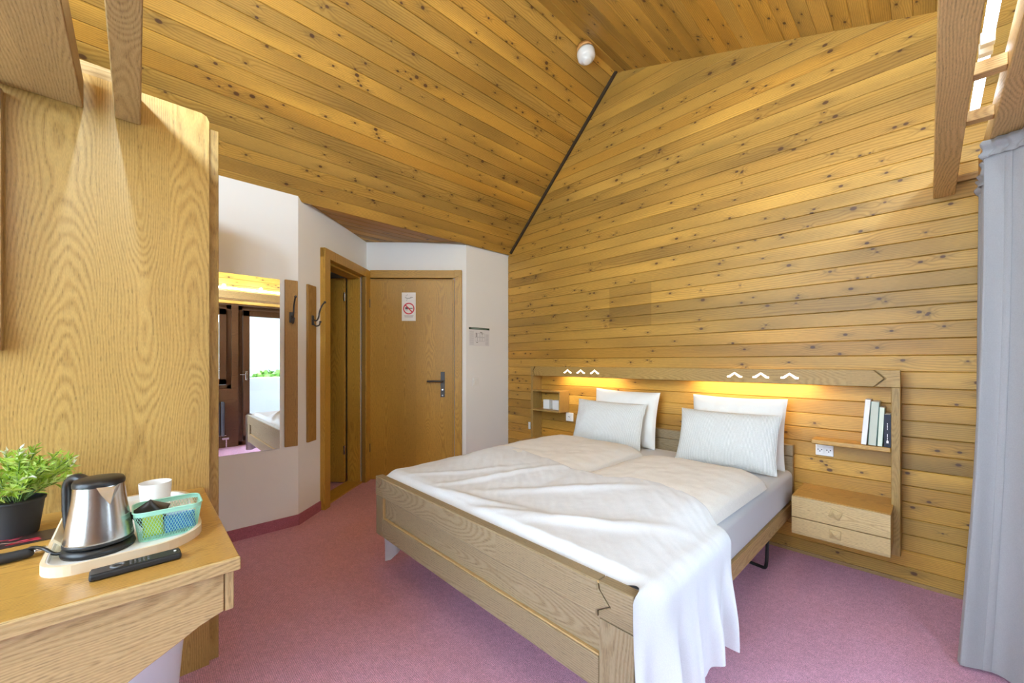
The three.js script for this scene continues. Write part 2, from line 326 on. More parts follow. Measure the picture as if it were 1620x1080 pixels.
{
  const g = group('door_2', 'closed brown oak entrance door with dark iron lever handle', 'door', C, th2, null, 'structure');
  const R = len2 - 0.045;
  const fr = mesh('frame', planar(rbox(R - 0.075, R, 0, 2.15, -0.02, 0.03), 'y'), M.door, g);
  mesh('frame', planar(rbox(0.006, 0.032, 0, 2.14, -0.02, 0.03), 'y'), M.doorDark, g);
  mesh('frame', wbox(0.046, R - 0.003, 2.145, 2.2275, -0.02, 0.03, 'x'), M.door, g);
  mesh('corner_block', planar(poly([[R - 0.077, 2.15], [R - 0.058, 2.15], [R - 0.04, 2.165], [R - 0.022, 2.15], [R, 2.15], [R, 2.228], [R - 0.077, 2.228]], 0.035, 0.002), 'x'), M.door, fr);
  const leaf = mesh('leaf', wbox(0.036, R - 0.082, 0.008, 2.136, -0.03, 0.012, 'y'), M.door, g);
  mesh('rebate', planar(merge([rbox(R - 0.1, R - 0.094, 0.01, 2.125, 0.011, 0.0145), rbox(0.05, R - 0.094, 2.118, 2.124, 0.011, 0.0145)]), 'y'), M.doorDark, leaf);
  mesh('hinge', merge([0.3, 1.83].map((y) => rbox(0.028, 0.046, y, y + 0.09, 0.012, 0.03))), M.iron, leaf);
  const hp = mesh('handle_plate', rbox(0.79, 0.835, 0.88, 1.15, 0.012, 0.018, 0.004, 2), M.iron, leaf);
  mesh('lever', merge([tube([[0.812, 1.05, 0.015], [0.812, 1.05, 0.06], [0.79, 1.05, 0.066], [0.72, 1.052, 0.064], [0.655, 1.05, 0.06]], 0.01), new THREE.CylinderGeometry(0.02, 0.02, 0.01, 20).rotateX(Math.PI / 2).translate(0.812, 1.05, 0.02)]), M.iron, hp);
  mesh('lock', merge([new THREE.CylinderGeometry(0.009, 0.009, 0.006, 16).rotateX(Math.PI / 2).translate(0.812, 0.96, 0.02), new THREE.CylinderGeometry(0.007, 0.007, 0.005, 16).rotateX(Math.PI / 2).translate(0.812, 0.9, 0.02)]), M.steel, hp);
}
// notices
function canvasTex(w, h, draw) { const c = document.createElement('canvas'); c.width = w; c.height = h; const x = c.getContext('2d'); draw(x, w, h); const t = new THREE.CanvasTexture(c); t.colorSpace = THREE.SRGBColorSpace; return t; }
function sheet(name, w, h, t, parent) { const g = new THREE.BoxGeometry(w, h, 0.001); const m = mesh(name, g, [M.white, M.white, M.white, M.white, S({ map: t, roughness: 0.6 }), M.white], parent); return m; }
{
  const t = canvasTex(256, 512, (x, w, h) => {
    x.fillStyle = '#f4f0ee'; x.fillRect(0, 0, w, h);
    x.strokeStyle = '#222'; x.lineWidth = 7; x.beginPath(); x.moveTo(60, 90); x.lineTo(110, 110); x.lineTo(200, 88); x.stroke();
    x.lineWidth = 3; x.beginPath(); x.moveTo(80, 70); x.bezierCurveTo(70, 40, 120, 60, 100, 30); x.moveTo(100, 120); x.lineTo(85, 150); x.moveTo(160, 96); x.lineTo(170, 70); x.stroke();
    x.fillStyle = '#dcd6d4'; x.fillRect(0, 150, w, 3);
    x.fillStyle = '#1c1a1a'; x.fillRect(62, 268, 66, 30); x.fillRect(128, 278, 70, 14); x.fillRect(66, 305, 8, 18); x.fillRect(86, 305, 8, 18); x.fillRect(106, 305, 8, 14);
    x.strokeStyle = '#cf2342'; x.lineWidth = 20; x.beginPath(); x.arc(128, 290, 94, 0, 7); x.stroke(); x.beginPath(); x.moveTo(62, 224); x.lineTo(194, 356); x.stroke();
    x.fillStyle = '#9a9090'; for (let i = 0; i < 3; i++) x.fillRect(40 + i * 8, 412 + i * 14, 176 - i * 16, 5);
  });
  const g = group('no_smoking_sign', 'white no smoking sticker with red circle on the entrance door', 'sign', C, th2);
  const s = sheet('sticker', 0.148, 0.302, t, g); s.position.set(0.452, 1.842, 0.0128);
}
{
  const t = canvasTex(512, 352, (x, w, h) => {
    x.fillStyle = '#e6e5e8'; x.fillRect(0, 0, w, h); x.fillStyle = '#23402f'; x.fillRect(0, 0, w, 38); x.fillStyle = '#9fb3a6'; x.fillRect(60, 14, 380, 9);
    x.strokeStyle = '#8d8d96'; x.lineWidth = 3; for (let i = 0; i < 8; i++) x.strokeRect(150 + (i % 4) * 60, 110 + Math.floor(i / 4) * 80, 56, 70);
    x.fillStyle = '#222'; x.fillRect(176, 100, 10, 80); x.fillRect(270, 80, 60, 8); x.fillRect(300, 110, 50, 8); x.fillRect(180, 280, 40, 10);
    x.fillStyle = '#b3b3bb'; for (let i = 0; i < 15; i++) { x.fillRect(20, 70 + i * 18, 100, 5); x.fillRect(410, 120 + i * 15, 80, 5); } 
  });
  const g = group('escape_plan', 'small escape plan sheet with green heading on the white wall', 'notice', [-3.405, 1.53, 0.43], Math.PI / 2);
  sheet('sheet', 0.29, 0.2, t, g).position.z = 0.001;
}
{
  const g = group('light_switch', 'white light switch on the wall below the escape plan', 'switch', [-3.405, 1.04, 0.48], Math.PI / 2);
  mesh('plate', rbox(-0.042, 0.042, -0.042, 0.042, 0, 0.009, 0.004, 2), M.white, g); mesh('rocker', rbox(-0.027, 0.027, -0.027, 0.027, 0.008, 0.013, 0.003), M.whiteGloss, g);
}

// ------------------------------------------------------------------ mirror, hook boards
{
  const g = group('wall_mirror', 'tall frameless mirror on the white wall reflecting the balcony door', 'mirror', [-3.345, 0, 0]);
  mesh('glass', box(0.004, 0.009, 0.607, 1.868, 2.389, 2.86), M.mirror, g);
  mesh('backing', box(0, 0.004, 0.611, 1.864, 2.393, 2.856), M.dark, g);
}
function hookBoard(label, pos, ry, w) {
  const g = group('hook_board', label, 'coat rack', pos, ry, 'coat hook boards');
  mesh('board', wbox(-w / 2, w / 2, 0.612, 1.873, 0, 0.02, 'y', 0.004), M.rack, g);
  const h = mesh('hook', merge([rbox(-0.016, 0.016, 1.55, 1.63, 0.02, 0.026, 0.003), tube([[0, 1.6, 0.024], [0, 1.585, 0.05], [0, 1.61, 0.07], [0, 1.66, 0.08], [0, 1.715, 0.105], [0, 1.735, 0.125]], 0.006), tube([[0, 1.575, 0.024], [0, 1.545, 0.045], [0, 1.55, 0.075], [0, 1.575, 0.085]], 0.0055), new THREE.SphereGeometry(0.01, 12, 8).translate(0, 1.735, 0.125), new THREE.SphereGeometry(0.009, 12, 8).translate(0, 1.577, 0.086)]), M.iron, g);
  return h;
}
hookBoard('oak board with iron coat hook right beside the mirror', [-3.345, 0, 2.3125], Math.PI / 2, 0.088);
{
  const p = new THREE.Vector3(0.157, 0, 0).applyAxisAngle(new THREE.Vector3(0, 1, 0), th1);
  hookBoard('oak board with iron coat hook next to the bathroom door frame', [A[0] + p.x, 0, A[2] + p.z], th1, 0.112);
}

// ------------------------------------------------------------------ wardrobe panel, cabinet, desk
const XP = -2.05;
{
  const g = group('wardrobe', 'tall built-in oak wardrobe whose veneered side stands behind the desk', 'wardrobe', [0, 0, 0]);
  const pts = [[2.947, 0.0], [2.947, 2.245], [2.955, 2.262], [2.972, 2.27], [4.9, 2.27], [4.9, 0]];
  const pg = poly(pts.map(([z, y]) => [-z, y]), 0.022); pg.rotateY(Math.PI / 2); pg.translate(XP - 0.022, 0, 0);
  mesh('side_panel', planar(pg, 'y', 2.4, 1.0, 0.02, 0.13), M.panel, g);
  mesh('post', wbox(XP - 0.07, XP - 0.024, 0, 2.228, 2.912, 2.96, 'y'), M.head, g);
  mesh('body', planar(box(-3.34, XP - 0.024, 0.0, 2.2, 2.965, 4.9), 'y'), M.desk, g);
}
{
  const g = group('wall_cabinet', 'grey oak cabinet hanging at the left picture edge above the desk', 'cabinet', [0, 0, 0]);
  mesh('body', wbox(XP + 0.001, XP + 0.03, 1.287, 2.12, 3.475, 4.0, 'y'), M.beam, g);
  mesh('frame', planar(merge([rbox(XP + 0.03, XP + 0.042, 1.29, 1.36, 3.478, 4.0), rbox(XP + 0.03, XP + 0.042, 2.05, 2.12, 3.478, 4.0), rbox(XP + 0.03, XP + 0.042, 1.29, 2.12, 3.93, 4.0)]), 'y'), M.beam, g);
}
{
  const g = group('desk', 'oak desk with curved apron fixed to the wardrobe side', 'desk', [0, 0, 0]);
  mesh('desk_top', wbox(XP + 0.001, -1.256, 0.707, 0.74, 2.967, 4.7, 'z'), M.desk, g);
  mesh('front_edge', wbox(-1.2555, -1.244, 0.7065, 0.7395, 2.966, 4.7, 'z'), M.deskPale, g);
  const pts = [[3.0, 0.7065], [3.0, 0.603], [3.02, 0.597], [3.051, 0.585], [3.085, 0.566], [3.116, 0.55], [3.155, 0.53], [3.2, 0.503], [3.28, 0.45], [3.36, 0.4], [3.46, 0.36], [3.6, 0.34], [4.6, 0.34], [4.6, 0.7065]];
  const a = poly(pts.map(([z, y]) => [-z, y]), 0.022, 0.002); a.rotateY(Math.PI / 2); a.translate(-1.287, 0, 0);
  mesh('apron', planar(a, 'z'), M.deskPale, g);
  mesh('apron_end', wbox(-1.287, -1.265, 0.6, 0.7065, 2.978, 2.9985, 'y'), M.deskPale, g);
  mesh('side_rail', wbox(XP + 0.001, -1.288, 0.6, 0.7065, 2.98, 3.0, 'x'), M.desk, g);
}

// ------------------------------------------------------------------ beams and tube lights
{
  const bm = (name, label, g, mt = M.beam) => { const m = mesh(name, g, mt); tag(m, label, 'beam', 'ceiling beams'); return m; };
  bm('ceiling_beam', 'brown timber beam overhead running to the pine wall, left of the curtain', wbox(0.016, 0.096, 2.143, 2.243, 0.002, 5.0, 'z', 0.004), M.beamLit);
  bm('ceiling_beam', 'timber beam directly above the grey curtain carrying its rail', wbox(0.167, 0.25, 2.143, 2.243, 0.16, 5.0, 'z', 0.004), M.beamLit);
  bm('ceiling_beam', 'narrow brown timber beam overhead ending at the wardrobe, near the ceiling boards', wbox(XP + 0.001, 0.0155, 2.143, 2.243, 3.153, 3.223, 'x', 0.004));
  bm('ceiling_beam', 'wide brown timber beam overhead in the top left picture corner', wbox(XP + 0.001, 0.0155, 2.143, 2.243, 3.3, 3.52, 'x', 0.004));
  for (const z of [0.86, 1.215, 2.4]) tag(mesh('crosspiece', wbox(0.0965, 0.1665, 2.16, 2.2, z - 0.022, z + 0.022, 'x'), M.paleWood), ['short pale crosspiece between the right beams close to the curtain top', 'short pale crosspiece between the right beams under the tube joint', 'short pale crosspiece between the right beams near the window'][z < 1 ? 0 : z < 2 ? 1 : 2], 'crosspiece', 'beam crosspieces');
  tag(mesh('ledger', wbox(0.0965, 0.3, 2.2, 2.235, 0.001, 0.03, 'x'), M.beam), 'short dark ledger on the pine wall beside the curtain top', 'ledger');
  tag(mesh('cornice_board', wbox(XP - 0.06, XP - 0.03, 2.275, 2.33, 3.2, 4.8, 'z'), M.beam), 'pale board above the wardrobe seen between the beams', 'board');
}
function tubeLight(label, a, b, power = 1) {
  const v = new THREE.Vector3().subVectors(new THREE.Vector3(...b), new THREE.Vector3(...a)), L = v.length(), mid = new THREE.Vector3(...a).addScaledVector(v, 0.5);
  const ry = Math.atan2(v.x, v.z);
  const g = group('tube_light', label, 'lamp', mid.toArray(), ry, 'tube lights above the beams');
  const T = mesh('tube', new THREE.CapsuleGeometry(0.014, L - 0.06, 6, 12).rotateX(Math.PI / 2), M.tube, g);
  for (const s of [-1, 1]) mesh('end_cap', rbox(-0.016, 0.016, -0.02, 0.02, s * L / 2 - 0.015, s * L / 2 + 0.015), M.white, g);
  const n = Math.max(2, Math.round(L / 0.4));
  for (let i = 0; i < n; i++) {
    const l = new THREE.PointLight(TUBE_COLOR, TUBE * power * L / n, 0, 2);
    l.position.set(0, 0.03, ((i + 0.5) / n - 0.5) * L); l.castShadow = true; l.shadow.radius = 1.0; g.add(l);
  }
}
tubeLight('short glowing tube light between the right beams next to the curtain', [0.131, 2.3, 0.55], [0.131, 2.3, 1.1], 0.3);
tubeLight('long glowing tube light between the right beams at the picture edge', [0.131, 2.3, 1.16], [0.131, 2.3, 2.5], 0.48);
tubeLight('added glowing tube light between the right beams, out of view beside the window', [0.131, 2.3, 3.6], [0.131, 2.3, 4.8], 0.8);  // unseen lamp added for more light in the room
tubeLight('glowing tube light between the left beams above the desk', [-1.5, 2.3, 3.262], [-0.8, 2.3, 3.262], 1.75);
tubeLight('added glowing tube light between the left beams, out of view over the camera', [-0.75, 2.3, 3.262], [-0.05, 2.3, 3.262], 1.75);  // added out of view to even out the room light

// ------------------------------------------------------------------ smoke detector
{
  const p = [-1.996, 3.872, 0.47];
  const g = group('smoke_detector', 'small round white smoke detector near the ridge of the ceiling', 'smoke detector', [p[0] + 0.03, p[1] - 0.012, p[2]]); g.scale.setScalar(1.3);
  g.rotation.z = Math.PI + 0.22;
  mesh('base', lathe([[0, 0], [0.052, 0], [0.052, 0.03], [0, 0.03]], 32), S({ color: col(0.7, 0.36, 0.12), roughness: 0.5 }), g);
  mesh('housing', lathe([[0, 0.03], [0.054, 0.03], [0.057, 0.045], [0.055, 0.075], [0.045, 0.088], [0.03, 0.09], [0.029, 0.102], [0.02, 0.108], [0, 0.108]], 32), M.whiteGloss, g);
}

// ------------------------------------------------------------------ headboard frame on the wall
const HX0 = -2.9, HX1 = -0.107, HZ = 0.14, HY0 = 1.112, HY1 = 1.207;
{
  const g = group('headboard_frame', 'oak headboard frame on the pine wall with glowing mountain cut-outs', 'headboard', [0, 0, 0]);
  const ym = (HY0 + HY1) / 2, c0 = HX0 + 0.055, c1 = HX1 - 0.11, n = 0.045, gp = 0.008;
  const rail = poly([[c0 + gp, HY0], [c1, HY0], [c1 + n, ym], [c1, HY1], [c0 + gp, HY1], [c0 - n * 0.6 + gp, ym]], 0.024, 0.002).translate(0, 0, HZ - 0.024);
  mesh('top_rail', planar(rail, 'x'), M.head, g);
  mesh('end_block', planar(poly([[c1 + gp, HY0], [HX1, HY0], [HX1, HY1], [c1 + gp, HY1], [c1 + n + gp, ym]], 0.024, 0.002).translate(0, 0, HZ - 0.024), 'x'), M.head, g);
  mesh('end_block', planar(poly([[HX0, HY0], [c0, HY0], [c0 - n * 0.6, ym], [c0, HY1], [HX0, HY1]], 0.024, 0.002).translate(0, 0, HZ - 0.024), 'x'), M.head, g);
  mesh('rail_core', planar(box(HX0 + 0.01, HX1 - 0.01, HY0 + 0.004, HY1 - 0.004, HZ - 0.04, HZ - 0.025), 'x'), M.doorDark, g);
  mesh('top_cover', wbox(HX0 + 0.004, HX1 - 0.004, HY1 - 0.014, HY1 - 0.001, 0.035, HZ - 0.0245, 'x'), M.head, g);
  mesh('side_post', wbox(HX1 - 0.037, HX1, 0.188, HY0 - 0.001, 0.001, HZ, 'y'), M.head, g);
  mesh('side_post', wbox(HX0, HX0 + 0.032, 0.188, HY0 - 0.001, 0.001, HZ, 'y'), M.head, g);
  // glowing cut-outs
  const glow = S({ color: col(0.9, 0.9, 0.85), emissive: col(1, 0.9, 0.66), emissiveIntensity: 2.6, roughness: 0.6 });
  const sh = [[-0.5, -0.36], [-0.3, -0.36], [0, 0.2], [0.3, -0.36], [0.5, -0.36], [0.5, -0.1], [0.4, -0.1], [0, 0.5], [-0.4, -0.1], [-0.5, -0.1]];
  const W = 0.096, Hh = 0.044;
  for (const x of [-2.405, -2.25, -2.095, -0.933, -0.773, -0.613]) {
    mesh('mountain_cutout', poly(sh.map(([a, b]) => [a * W * (0.6 + 0.4), b * Hh]), 0.002).translate(x, 1.161, HZ + 0.0007), glow, g);
  }
  for (const [a, b] of [[-2.55, -1.9], [-1.25, -0.5]]) {
    mesh('led_strip', rbox(a, b, HY0 + 0.022, HY0 + 0.034, HZ - 0.062, HZ - 0.042, 0.003), S({ color: col(0.9, 0.85, 0.7), emissive: HEAD_COLOR, emissiveIntensity: 3, roughness: 0.6 }), g);
    const l = new THREE.RectAreaLight(HEAD_COLOR, HEAD_LED, b - a, 0.02); l.position.set((a + b) / 2, HY0 + 0.018, HZ - 0.05); l.lookAt((a + b) / 2, HY0 - 0.2, HZ - 0.16); g.add(l);
  }
}
// nightstands
function knobGeo() { const g = new THREE.CylinderGeometry(0.0, 0.034, 0.022, 4, 1).rotateY(Math.PI / 4).rotateX(Math.PI / 2).translate(0, 0, 0.019); return merge([g, rbox(-0.024, 0.024, -0.024, 0.024, 0, 0.008, 0.001)]); }
function nightstand(label, x0, x1) {
  const g = group('nightstand', label, 'nightstand', [(x0 + x1) / 2, 0.243, 0], 0, 'floating nightstands');
  const w = (x1 - x0) / 2;
  mesh('body', planar(merge([box(-w, w, 0.207, 0.222, 0.0015, 0.335), box(-w + 0.001, -w + 0.014, 0.001, 0.207, 0.0015, 0.333), box(w - 0.014, w - 0.001, 0.001, 0.207, 0.0015, 0.333), box(-w + 0.014, w - 0.014, 0.001, 0.012, 0.0015, 0.333)]), 'x'), M.desk, g);
  for (const [y0, y1, tilt] of [[0.1, 0.221, 0.3], [0.001, 0.096, 0.02]]) {
    const d = mesh('drawer', wbox(-w, w, y0, y1, 0.336, 0.354, 'x'), M.deskPale, g);
    const k = mesh('knob', knobGeo(), M.deskPale, d); k.position.set(-0.01, (y0 + y1) / 2 + 0.004, 0.354); k.rotation.z = -tilt;
  }
}
nightstand('floating oak nightstand with two drawers right of the bed', -0.56, -0.135);
nightstand('oak nightstand mostly hidden behind the far side of the bed', -2.86, -2.4);
{
  tag(mesh('wall_shelf', wbox(-0.505, HX1 - 0.038, 0.747, 0.775, 0.001, 0.13, 'x', 0.006), M.desk), 'small oak shelf above the right nightstand holding four books', 'shelf');
  const g = group('cubby_shelf', 'small open oak cubby on the left headboard post', 'shelf', [0, 0, 0]);
  const x0 = HX0 + 0.033, x1 = -2.497;
  mesh('top', wbox(x0, x1 - 0.0155, 0.95, 0.965, 0.001, 0.15, 'x'), M.head, g);
  mesh('bottom', wbox(x0, x1 - 0.0155, 0.752, 0.768, 0.001, 0.165, 'x'), M.head, g);
  mesh('side', wbox(x1 - 0.015, x1, 0.752, 0.965, 0.001, 0.15, 'y'), M.head, g);
  for (const [x, lab] of [[-2.74, 'left of two small white boxes in the headboard cubby'], [-2.615, 'right of two small white boxes in the headboard cubby']]) tag(mesh('small_box', rbox(x - 0.042, x + 0.042, 0.8, 0.895, 0.02, 0.075, 0.003), M.white), lab, 'box', 'white boxes in the cubby').position.y = -0.032;
}
// books
{
  const spines = [
    ['white paperback leaning at the left end of the shelf', 0.024, 0.258, '#f1efec', '#c9b9b0', ''],
    ['tall pale sage hardback, second from left', 0.036, 0.248, '#c9cdbd', '#5a7f78', ''],
    ['thin pale green hardback beside the dark book', 0.022, 0.218, '#dfe6d2', '#2e6b5c', ''],
    ['dark navy book with white spine lettering', 0.029, 0.182, '#252a38', '#f0f0f0', 't']];
  let x = -0.272;
  for (const [i, [label, w, h, c, c2, tt]] of spines.entries()) {
    const g = group('book', label + ' on the small shelf', 'book', [x + w / 2, 0.7755, 0.067], 0, 'books on the small shelf');
    const t = canvasTex(64, 256, (q, W, H) => {
      q.fillStyle = c; q.fillRect(0, 0, W, H);
      if (tt) { q.save(); q.translate(38, 150); q.rotate(-Math.PI / 2); q.fillStyle = c2; for (const [a, b] of [[30, 9], [42, 6], [51, 10], [64, 7], [74, 9], [-66, 20], [-42, 12], [-26, 24]]) q.fillRect(a, -11, b, 8); q.restore(); q.fillStyle = c2; q.fillRect(22, 205, 20, 20); }
      else { q.fillStyle = c2; q.fillRect(0, 0, 5, H); q.fillRect(W - 4, 0, 4, H); }
    });
    const cov = S({ color: new THREE.Color(c), roughness: 0.6 }), sp = S({ map: t, roughness: 0.6 });
    const spine = mesh('cover', new THREE.BoxGeometry(w, h, 0.115), [cov, cov, cov, cov, sp, cov], g); spine.position.y = h / 2;
    mesh('pages', box(-w / 2 + 0.003, w / 2 - 0.003, h - 0.003, h + 0.0006, -0.055, 0.054), M.white, g);
    g.rotation.z = [-0.075, -0.055, -0.045, 0][i]; x += w + [0.0065, 0.003, 0.0065, 0][i]; g.position.y += [0.003, 0.003, 0.002, 0.0005][i];
  }
}
// outlets
function outlet(label, x0, x1, y0, y1, holes) {
  const g = group('wall_outlet', label, 'socket', [(x0 + x1) / 2, (y0 + y1) / 2, 0], 0);
  const w = (x1 - x0) / 2, h = (y1 - y0) / 2;
  mesh('plate', rbox(-w, w, -h, h, 0.0005, 0.014, 0.004, 2), M.whiteGloss, g);
  for (const cx of holes) {
    const f = mesh('face', rbox(cx - 0.018, cx + 0.018, -0.024, 0.024, 0.013, 0.016, 0.003), M.white, g);
    mesh('pin_hole', merge([[-0.009, 0.004], [0.009, 0.004], [0, -0.006]].map(([a, b]) => new THREE.CylinderGeometry(0.0035, 0.0035, 0.002, 10).rotateX(Math.PI / 2).translate(cx + a, b, 0.0162))), M.black, f);
  }
}
outlet('white double wall socket below the book shelf', -0.5, -0.41, 0.66, 0.728, [-0.022, 0.022]);
outlet('white square wall socket beside the left cubby', -2.53, -2.44, 0.66, 0.745, [0]);
{
  const g = group('wall_switch', 'slim white rocker switch left of the headboard post', 'switch', [-3.04, 0.552, 0]);
  mesh('plate', rbox(-0.015, 0.015, -0.04, 0.04, 0.0005, 0.02, 0.004, 2), M.white, g); mesh('rocker', rbox(-0.009, 0.009, -0.02, 0.02, 0.018, 0.024, 0.003), M.whiteGloss, g);
}

// ------------------------------------------------------------------ bed
const BX0 = -2.288, BX1 = -0.588, FZ = 2.12;
{
  const g = group('double_bed', 'greyed oak double bed with panelled footboard', 'bed', [0, 0, 0]);
  const zb = FZ - 0.042, y0 = 0.225, y1 = 0.57, sw = 0.1, yr = 0.458, yb = 0.33;
  const chev = (x, s) => [[x, y1], [x + s * 0.004, 0.545], [x + s * 0.042, 0.505], [x, 0.478], [x, yr]];
  const gp = 0.005, xr = BX1 - 0.125, xl = BX0 + 0.085;
  const R = chev(xr, 1), Lc = chev(xl, -1);
  const fb = new THREE.Group(); fb.name = 'footboard'; g.add(fb);
  mesh('top_rail', planar(poly([...R.slice().reverse(), ...Lc], 0.042, 0.005).translate(0, 0, zb), 'x'), M.bed, fb);
  const rp = R.map(([x, y]) => [x + gp, y]), lp = Lc.map(([x, y]) => [x - gp, y]);
  mesh('end_block', planar(poly([[BX1, yr], [BX1, y1], ...rp], 0.042, 0.003).translate(0, 0, zb), 'x'), M.bed, fb);
  mesh('end_block', planar(poly([[BX0, y1], [BX0, yr], ...lp.slice().reverse()], 0.042, 0.003).translate(0, 0, zb), 'x'), M.bed, fb);
  mesh('stile', wbox(xr + gp, BX1, y0, yr - 0.004, zb, FZ, 'y'), M.bed, fb);
  mesh('stile', wbox(BX0, xl - gp, y0, yr - 0.004, zb, FZ, 'y'), M.bed, fb);
  mesh('bottom_rail', wbox(xl - gp + 0.001, xr + gp - 0.001, y0, yb, zb, FZ, 'x', 0.006), M.bed, fb);
  mesh('panel', wbox(xl - gp - 0.01, xr + gp + 0.01, yb - 0.005, yr + 0.015, zb + 0.008, FZ - 0.016, 'x'), M.bed, fb);
  mesh('moulding', planar(merge([rbox(xl - 0.002, xr + 0.002, yb + 0.0005, yb + 0.008, FZ - 0.018, FZ - 0.003), rbox(xl - 0.004, xl + 0.005, yb, yr, FZ - 0.018, FZ - 0.003)]), 'x'), M.bedEdge, fb);
  mesh('edge_lip', wbox(BX0 + 0.004, BX1 - 0.004, y1 - 0.0075, y1 - 0.0005, FZ - 0.004, FZ + 0.0015, 'x', 0.002), M.bedEdge, fb);
  for (const x of [BX0 + 0.005, BX1 - 0.045]) mesh('side_rail', wbox(x, x + 0.03, 0.272, 0.35, 0.085, zb - 0.001, 'z'), M.bedEdge, g);
  const hb = mesh('head_panel', wbox(BX0 - 0.03, BX1 - 0.02, 0.64, 0.71, 0.03, 0.075, 'x'), M.bed, g);
  mesh('lower_panel', wbox(BX0 - 0.028, BX1 - 0.022, 0.25, 0.637, 0.032, 0.073, 'x'), M.bed, hb);
  mesh('slats', planar(box(BX0 + 0.04, BX1 - 0.05, 0.3, 0.34, 0.09, zb - 0.005), 'z'), M.bedEdge, g);
  for (const [x, z, s] of [[-0.66, 0.44, 1], [-2.2, 0.44, -1], [-0.66, 1.85, 1], [-2.2, 1.85, -1]])
    mesh('metal_leg', tube([[x, 0.3, z], [x - s * 0.002, 0.2, z], [x - s * 0.012, 0.035, z - 0.01], [x - s * 0.022, 0.014, z - 0.02], [x - s * 0.05, 0.01, z - 0.03], [x - s * 0.16, 0.01, z - 0.05]], 0.0095, 30), M.blackMatte, g);
}
{
  const m = mesh('mattress', rbox(-2.255, -0.604, 0.351, 0.552, 0.08, 2.072, 0.035, 4), M.sheet);
  tag(m, 'mattress in a grey fitted sheet lying on the double bed', 'mattress');
}
// soft closed body: top and bottom grids
function puff(w, d, h, { p = 4, q = 0.55, nu = 48, nv = 40, pinch = 0, wr = 0.004, round = 0, sag = 0, us = 1, vs = 1, flat = 0.5, sd = 0 }) {
  const pos = [], uv = [], idx = [];
  for (let side = 0; side < 2; side++) for (let j = 0; j <= nv; j++) for (let i = 0; i <= nu; i++) {
    const u = i / nu * 2 - 1, v = j / nv * 2 - 1;
    const e = Math.max(0, (1 - Math.abs(u) ** p) * (1 - Math.abs(v) ** p)) ** q;
    let x = u * w / 2 * (1 - pinch * (1 - v * v) * Math.abs(u) ** 3), y = v * d / 2 * (1 - pinch * (1 - u * u) * Math.abs(v) ** 3);
    if (round) { const cu = Math.max(0, Math.abs(u) - (1 - round)) / round, cv = Math.max(0, Math.abs(v) - (1 - round * w / d)) / (round * w / d); const k = Math.hypot(cu, cv); if (k > 1e-6 && cu > 0 && cv > 0) { const m = Math.max(cu, cv) / k; x = Math.sign(u) * (1 - round + round * cu * m) * w / 2; y = Math.sign(v) * (1 - round * w / d + round * w / d * cv * m) * d / 2; } }
    const n = (fbm(x * 9 + sd, y * 9 + 5 + sd * 2) - 0.5) * wr * 3 + (vn(x * 30 + sd, y * 14 + sd) - 0.5) * wr;
    const z = side ? -e * h * (1 - flat) : e * h * flat + n * Math.min(1, e * 1.5);
    pos.push(x, y, z); uv.push(x * us, y * vs);
  }
  const N = (nu + 1) * (nv + 1), at = (s, i, j) => s * N + j * (nu + 1) + i;
  for (let j = 0; j < nv; j++) for (let i = 0; i < nu; i++) for (const s of [0, 1]) {
    const a = at(s, i, j), b = at(s, i + 1, j), c = at(s, i + 1, j + 1), e = at(s, i, j + 1);
    if (s) idx.push(a, c, b, a, e, c); else idx.push(a, b, c, a, c, e);
  }
  const g = new THREE.BufferGeometry(); g.setAttribute('position', new THREE.Float32BufferAttribute(pos, 3)); g.setAttribute('uv', new THREE.Float32BufferAttribute(uv, 2)); g.setIndex(idx); g.computeVertexNormals(); return g;
}
function pillow(label, mat, w, h, t, pos, tilt, ry, rz, opt) {
  const g = mesh('pillow', puff(w, h, t, { p: 3.2, q: 0.55, pinch: 0.05, wr: 0.006, us: 9, vs: 9, ...opt }), mat);
  g.position.set(...pos); g.rotation.order = 'YXZ'; g.rotation.set(tilt, ry, rz); tag(g, label, 'pillow', 'pillows on the bed'); return g;
}
pillow('plain cream pillow upright against the wall, left rear', M.pillow, 0.6, 0.46, 0.13, [-1.79, 0.785, 0.155], -0.16, 0.03, -0.02, { sd: 1 });
pillow('plain cream pillow upright against the wall, right rear', M.pillow, 0.6, 0.46, 0.13, [-0.925, 0.785, 0.155], -0.16, 0.0, -0.0, { sd: 4 });
pillow('striped white pillow leaning in front on the left side', M.stripe, 0.64, 0.38, 0.13, [-1.855, 0.74, 0.305], -0.3, 0.06, -0.01, { sd: 7 });
pillow('striped white pillow leaning in front on the right side', M.stripe, 0.62, 0.38, 0.13, [-0.935, 0.74, 0.325], -0.34, 0.02, -0.0, { sd: 11 });
{
  const mk = (label, x0, x1, z0, z1, sd) => {
    const g = puff(x1 - x0, z1 - z0, 0.118, { p: 5, q: 0.5, nu: 70, nv: 70, wr: 0.004, round: 0.34, us: 4, vs: 4, flat: 0.82, sd });
    g.rotateX(-Math.PI / 2);
    const m = mesh('folded_duvet', g, M.duvet); m.position.set((x0 + x1) / 2, 0.571, (z0 + z1) / 2); tag(m, label, 'duvet', 'folded duvets'); return m;
  };
  mk('folded cream duvet on the left half of the bed', -2.225, -1.375, 0.47, 1.52, 3).rotation.y = 0.03;
  mk('folded cream duvet on the right half of the bed', -1.335, -0.605, 0.6, 1.56, 8).rotation.y = -0.02;
}
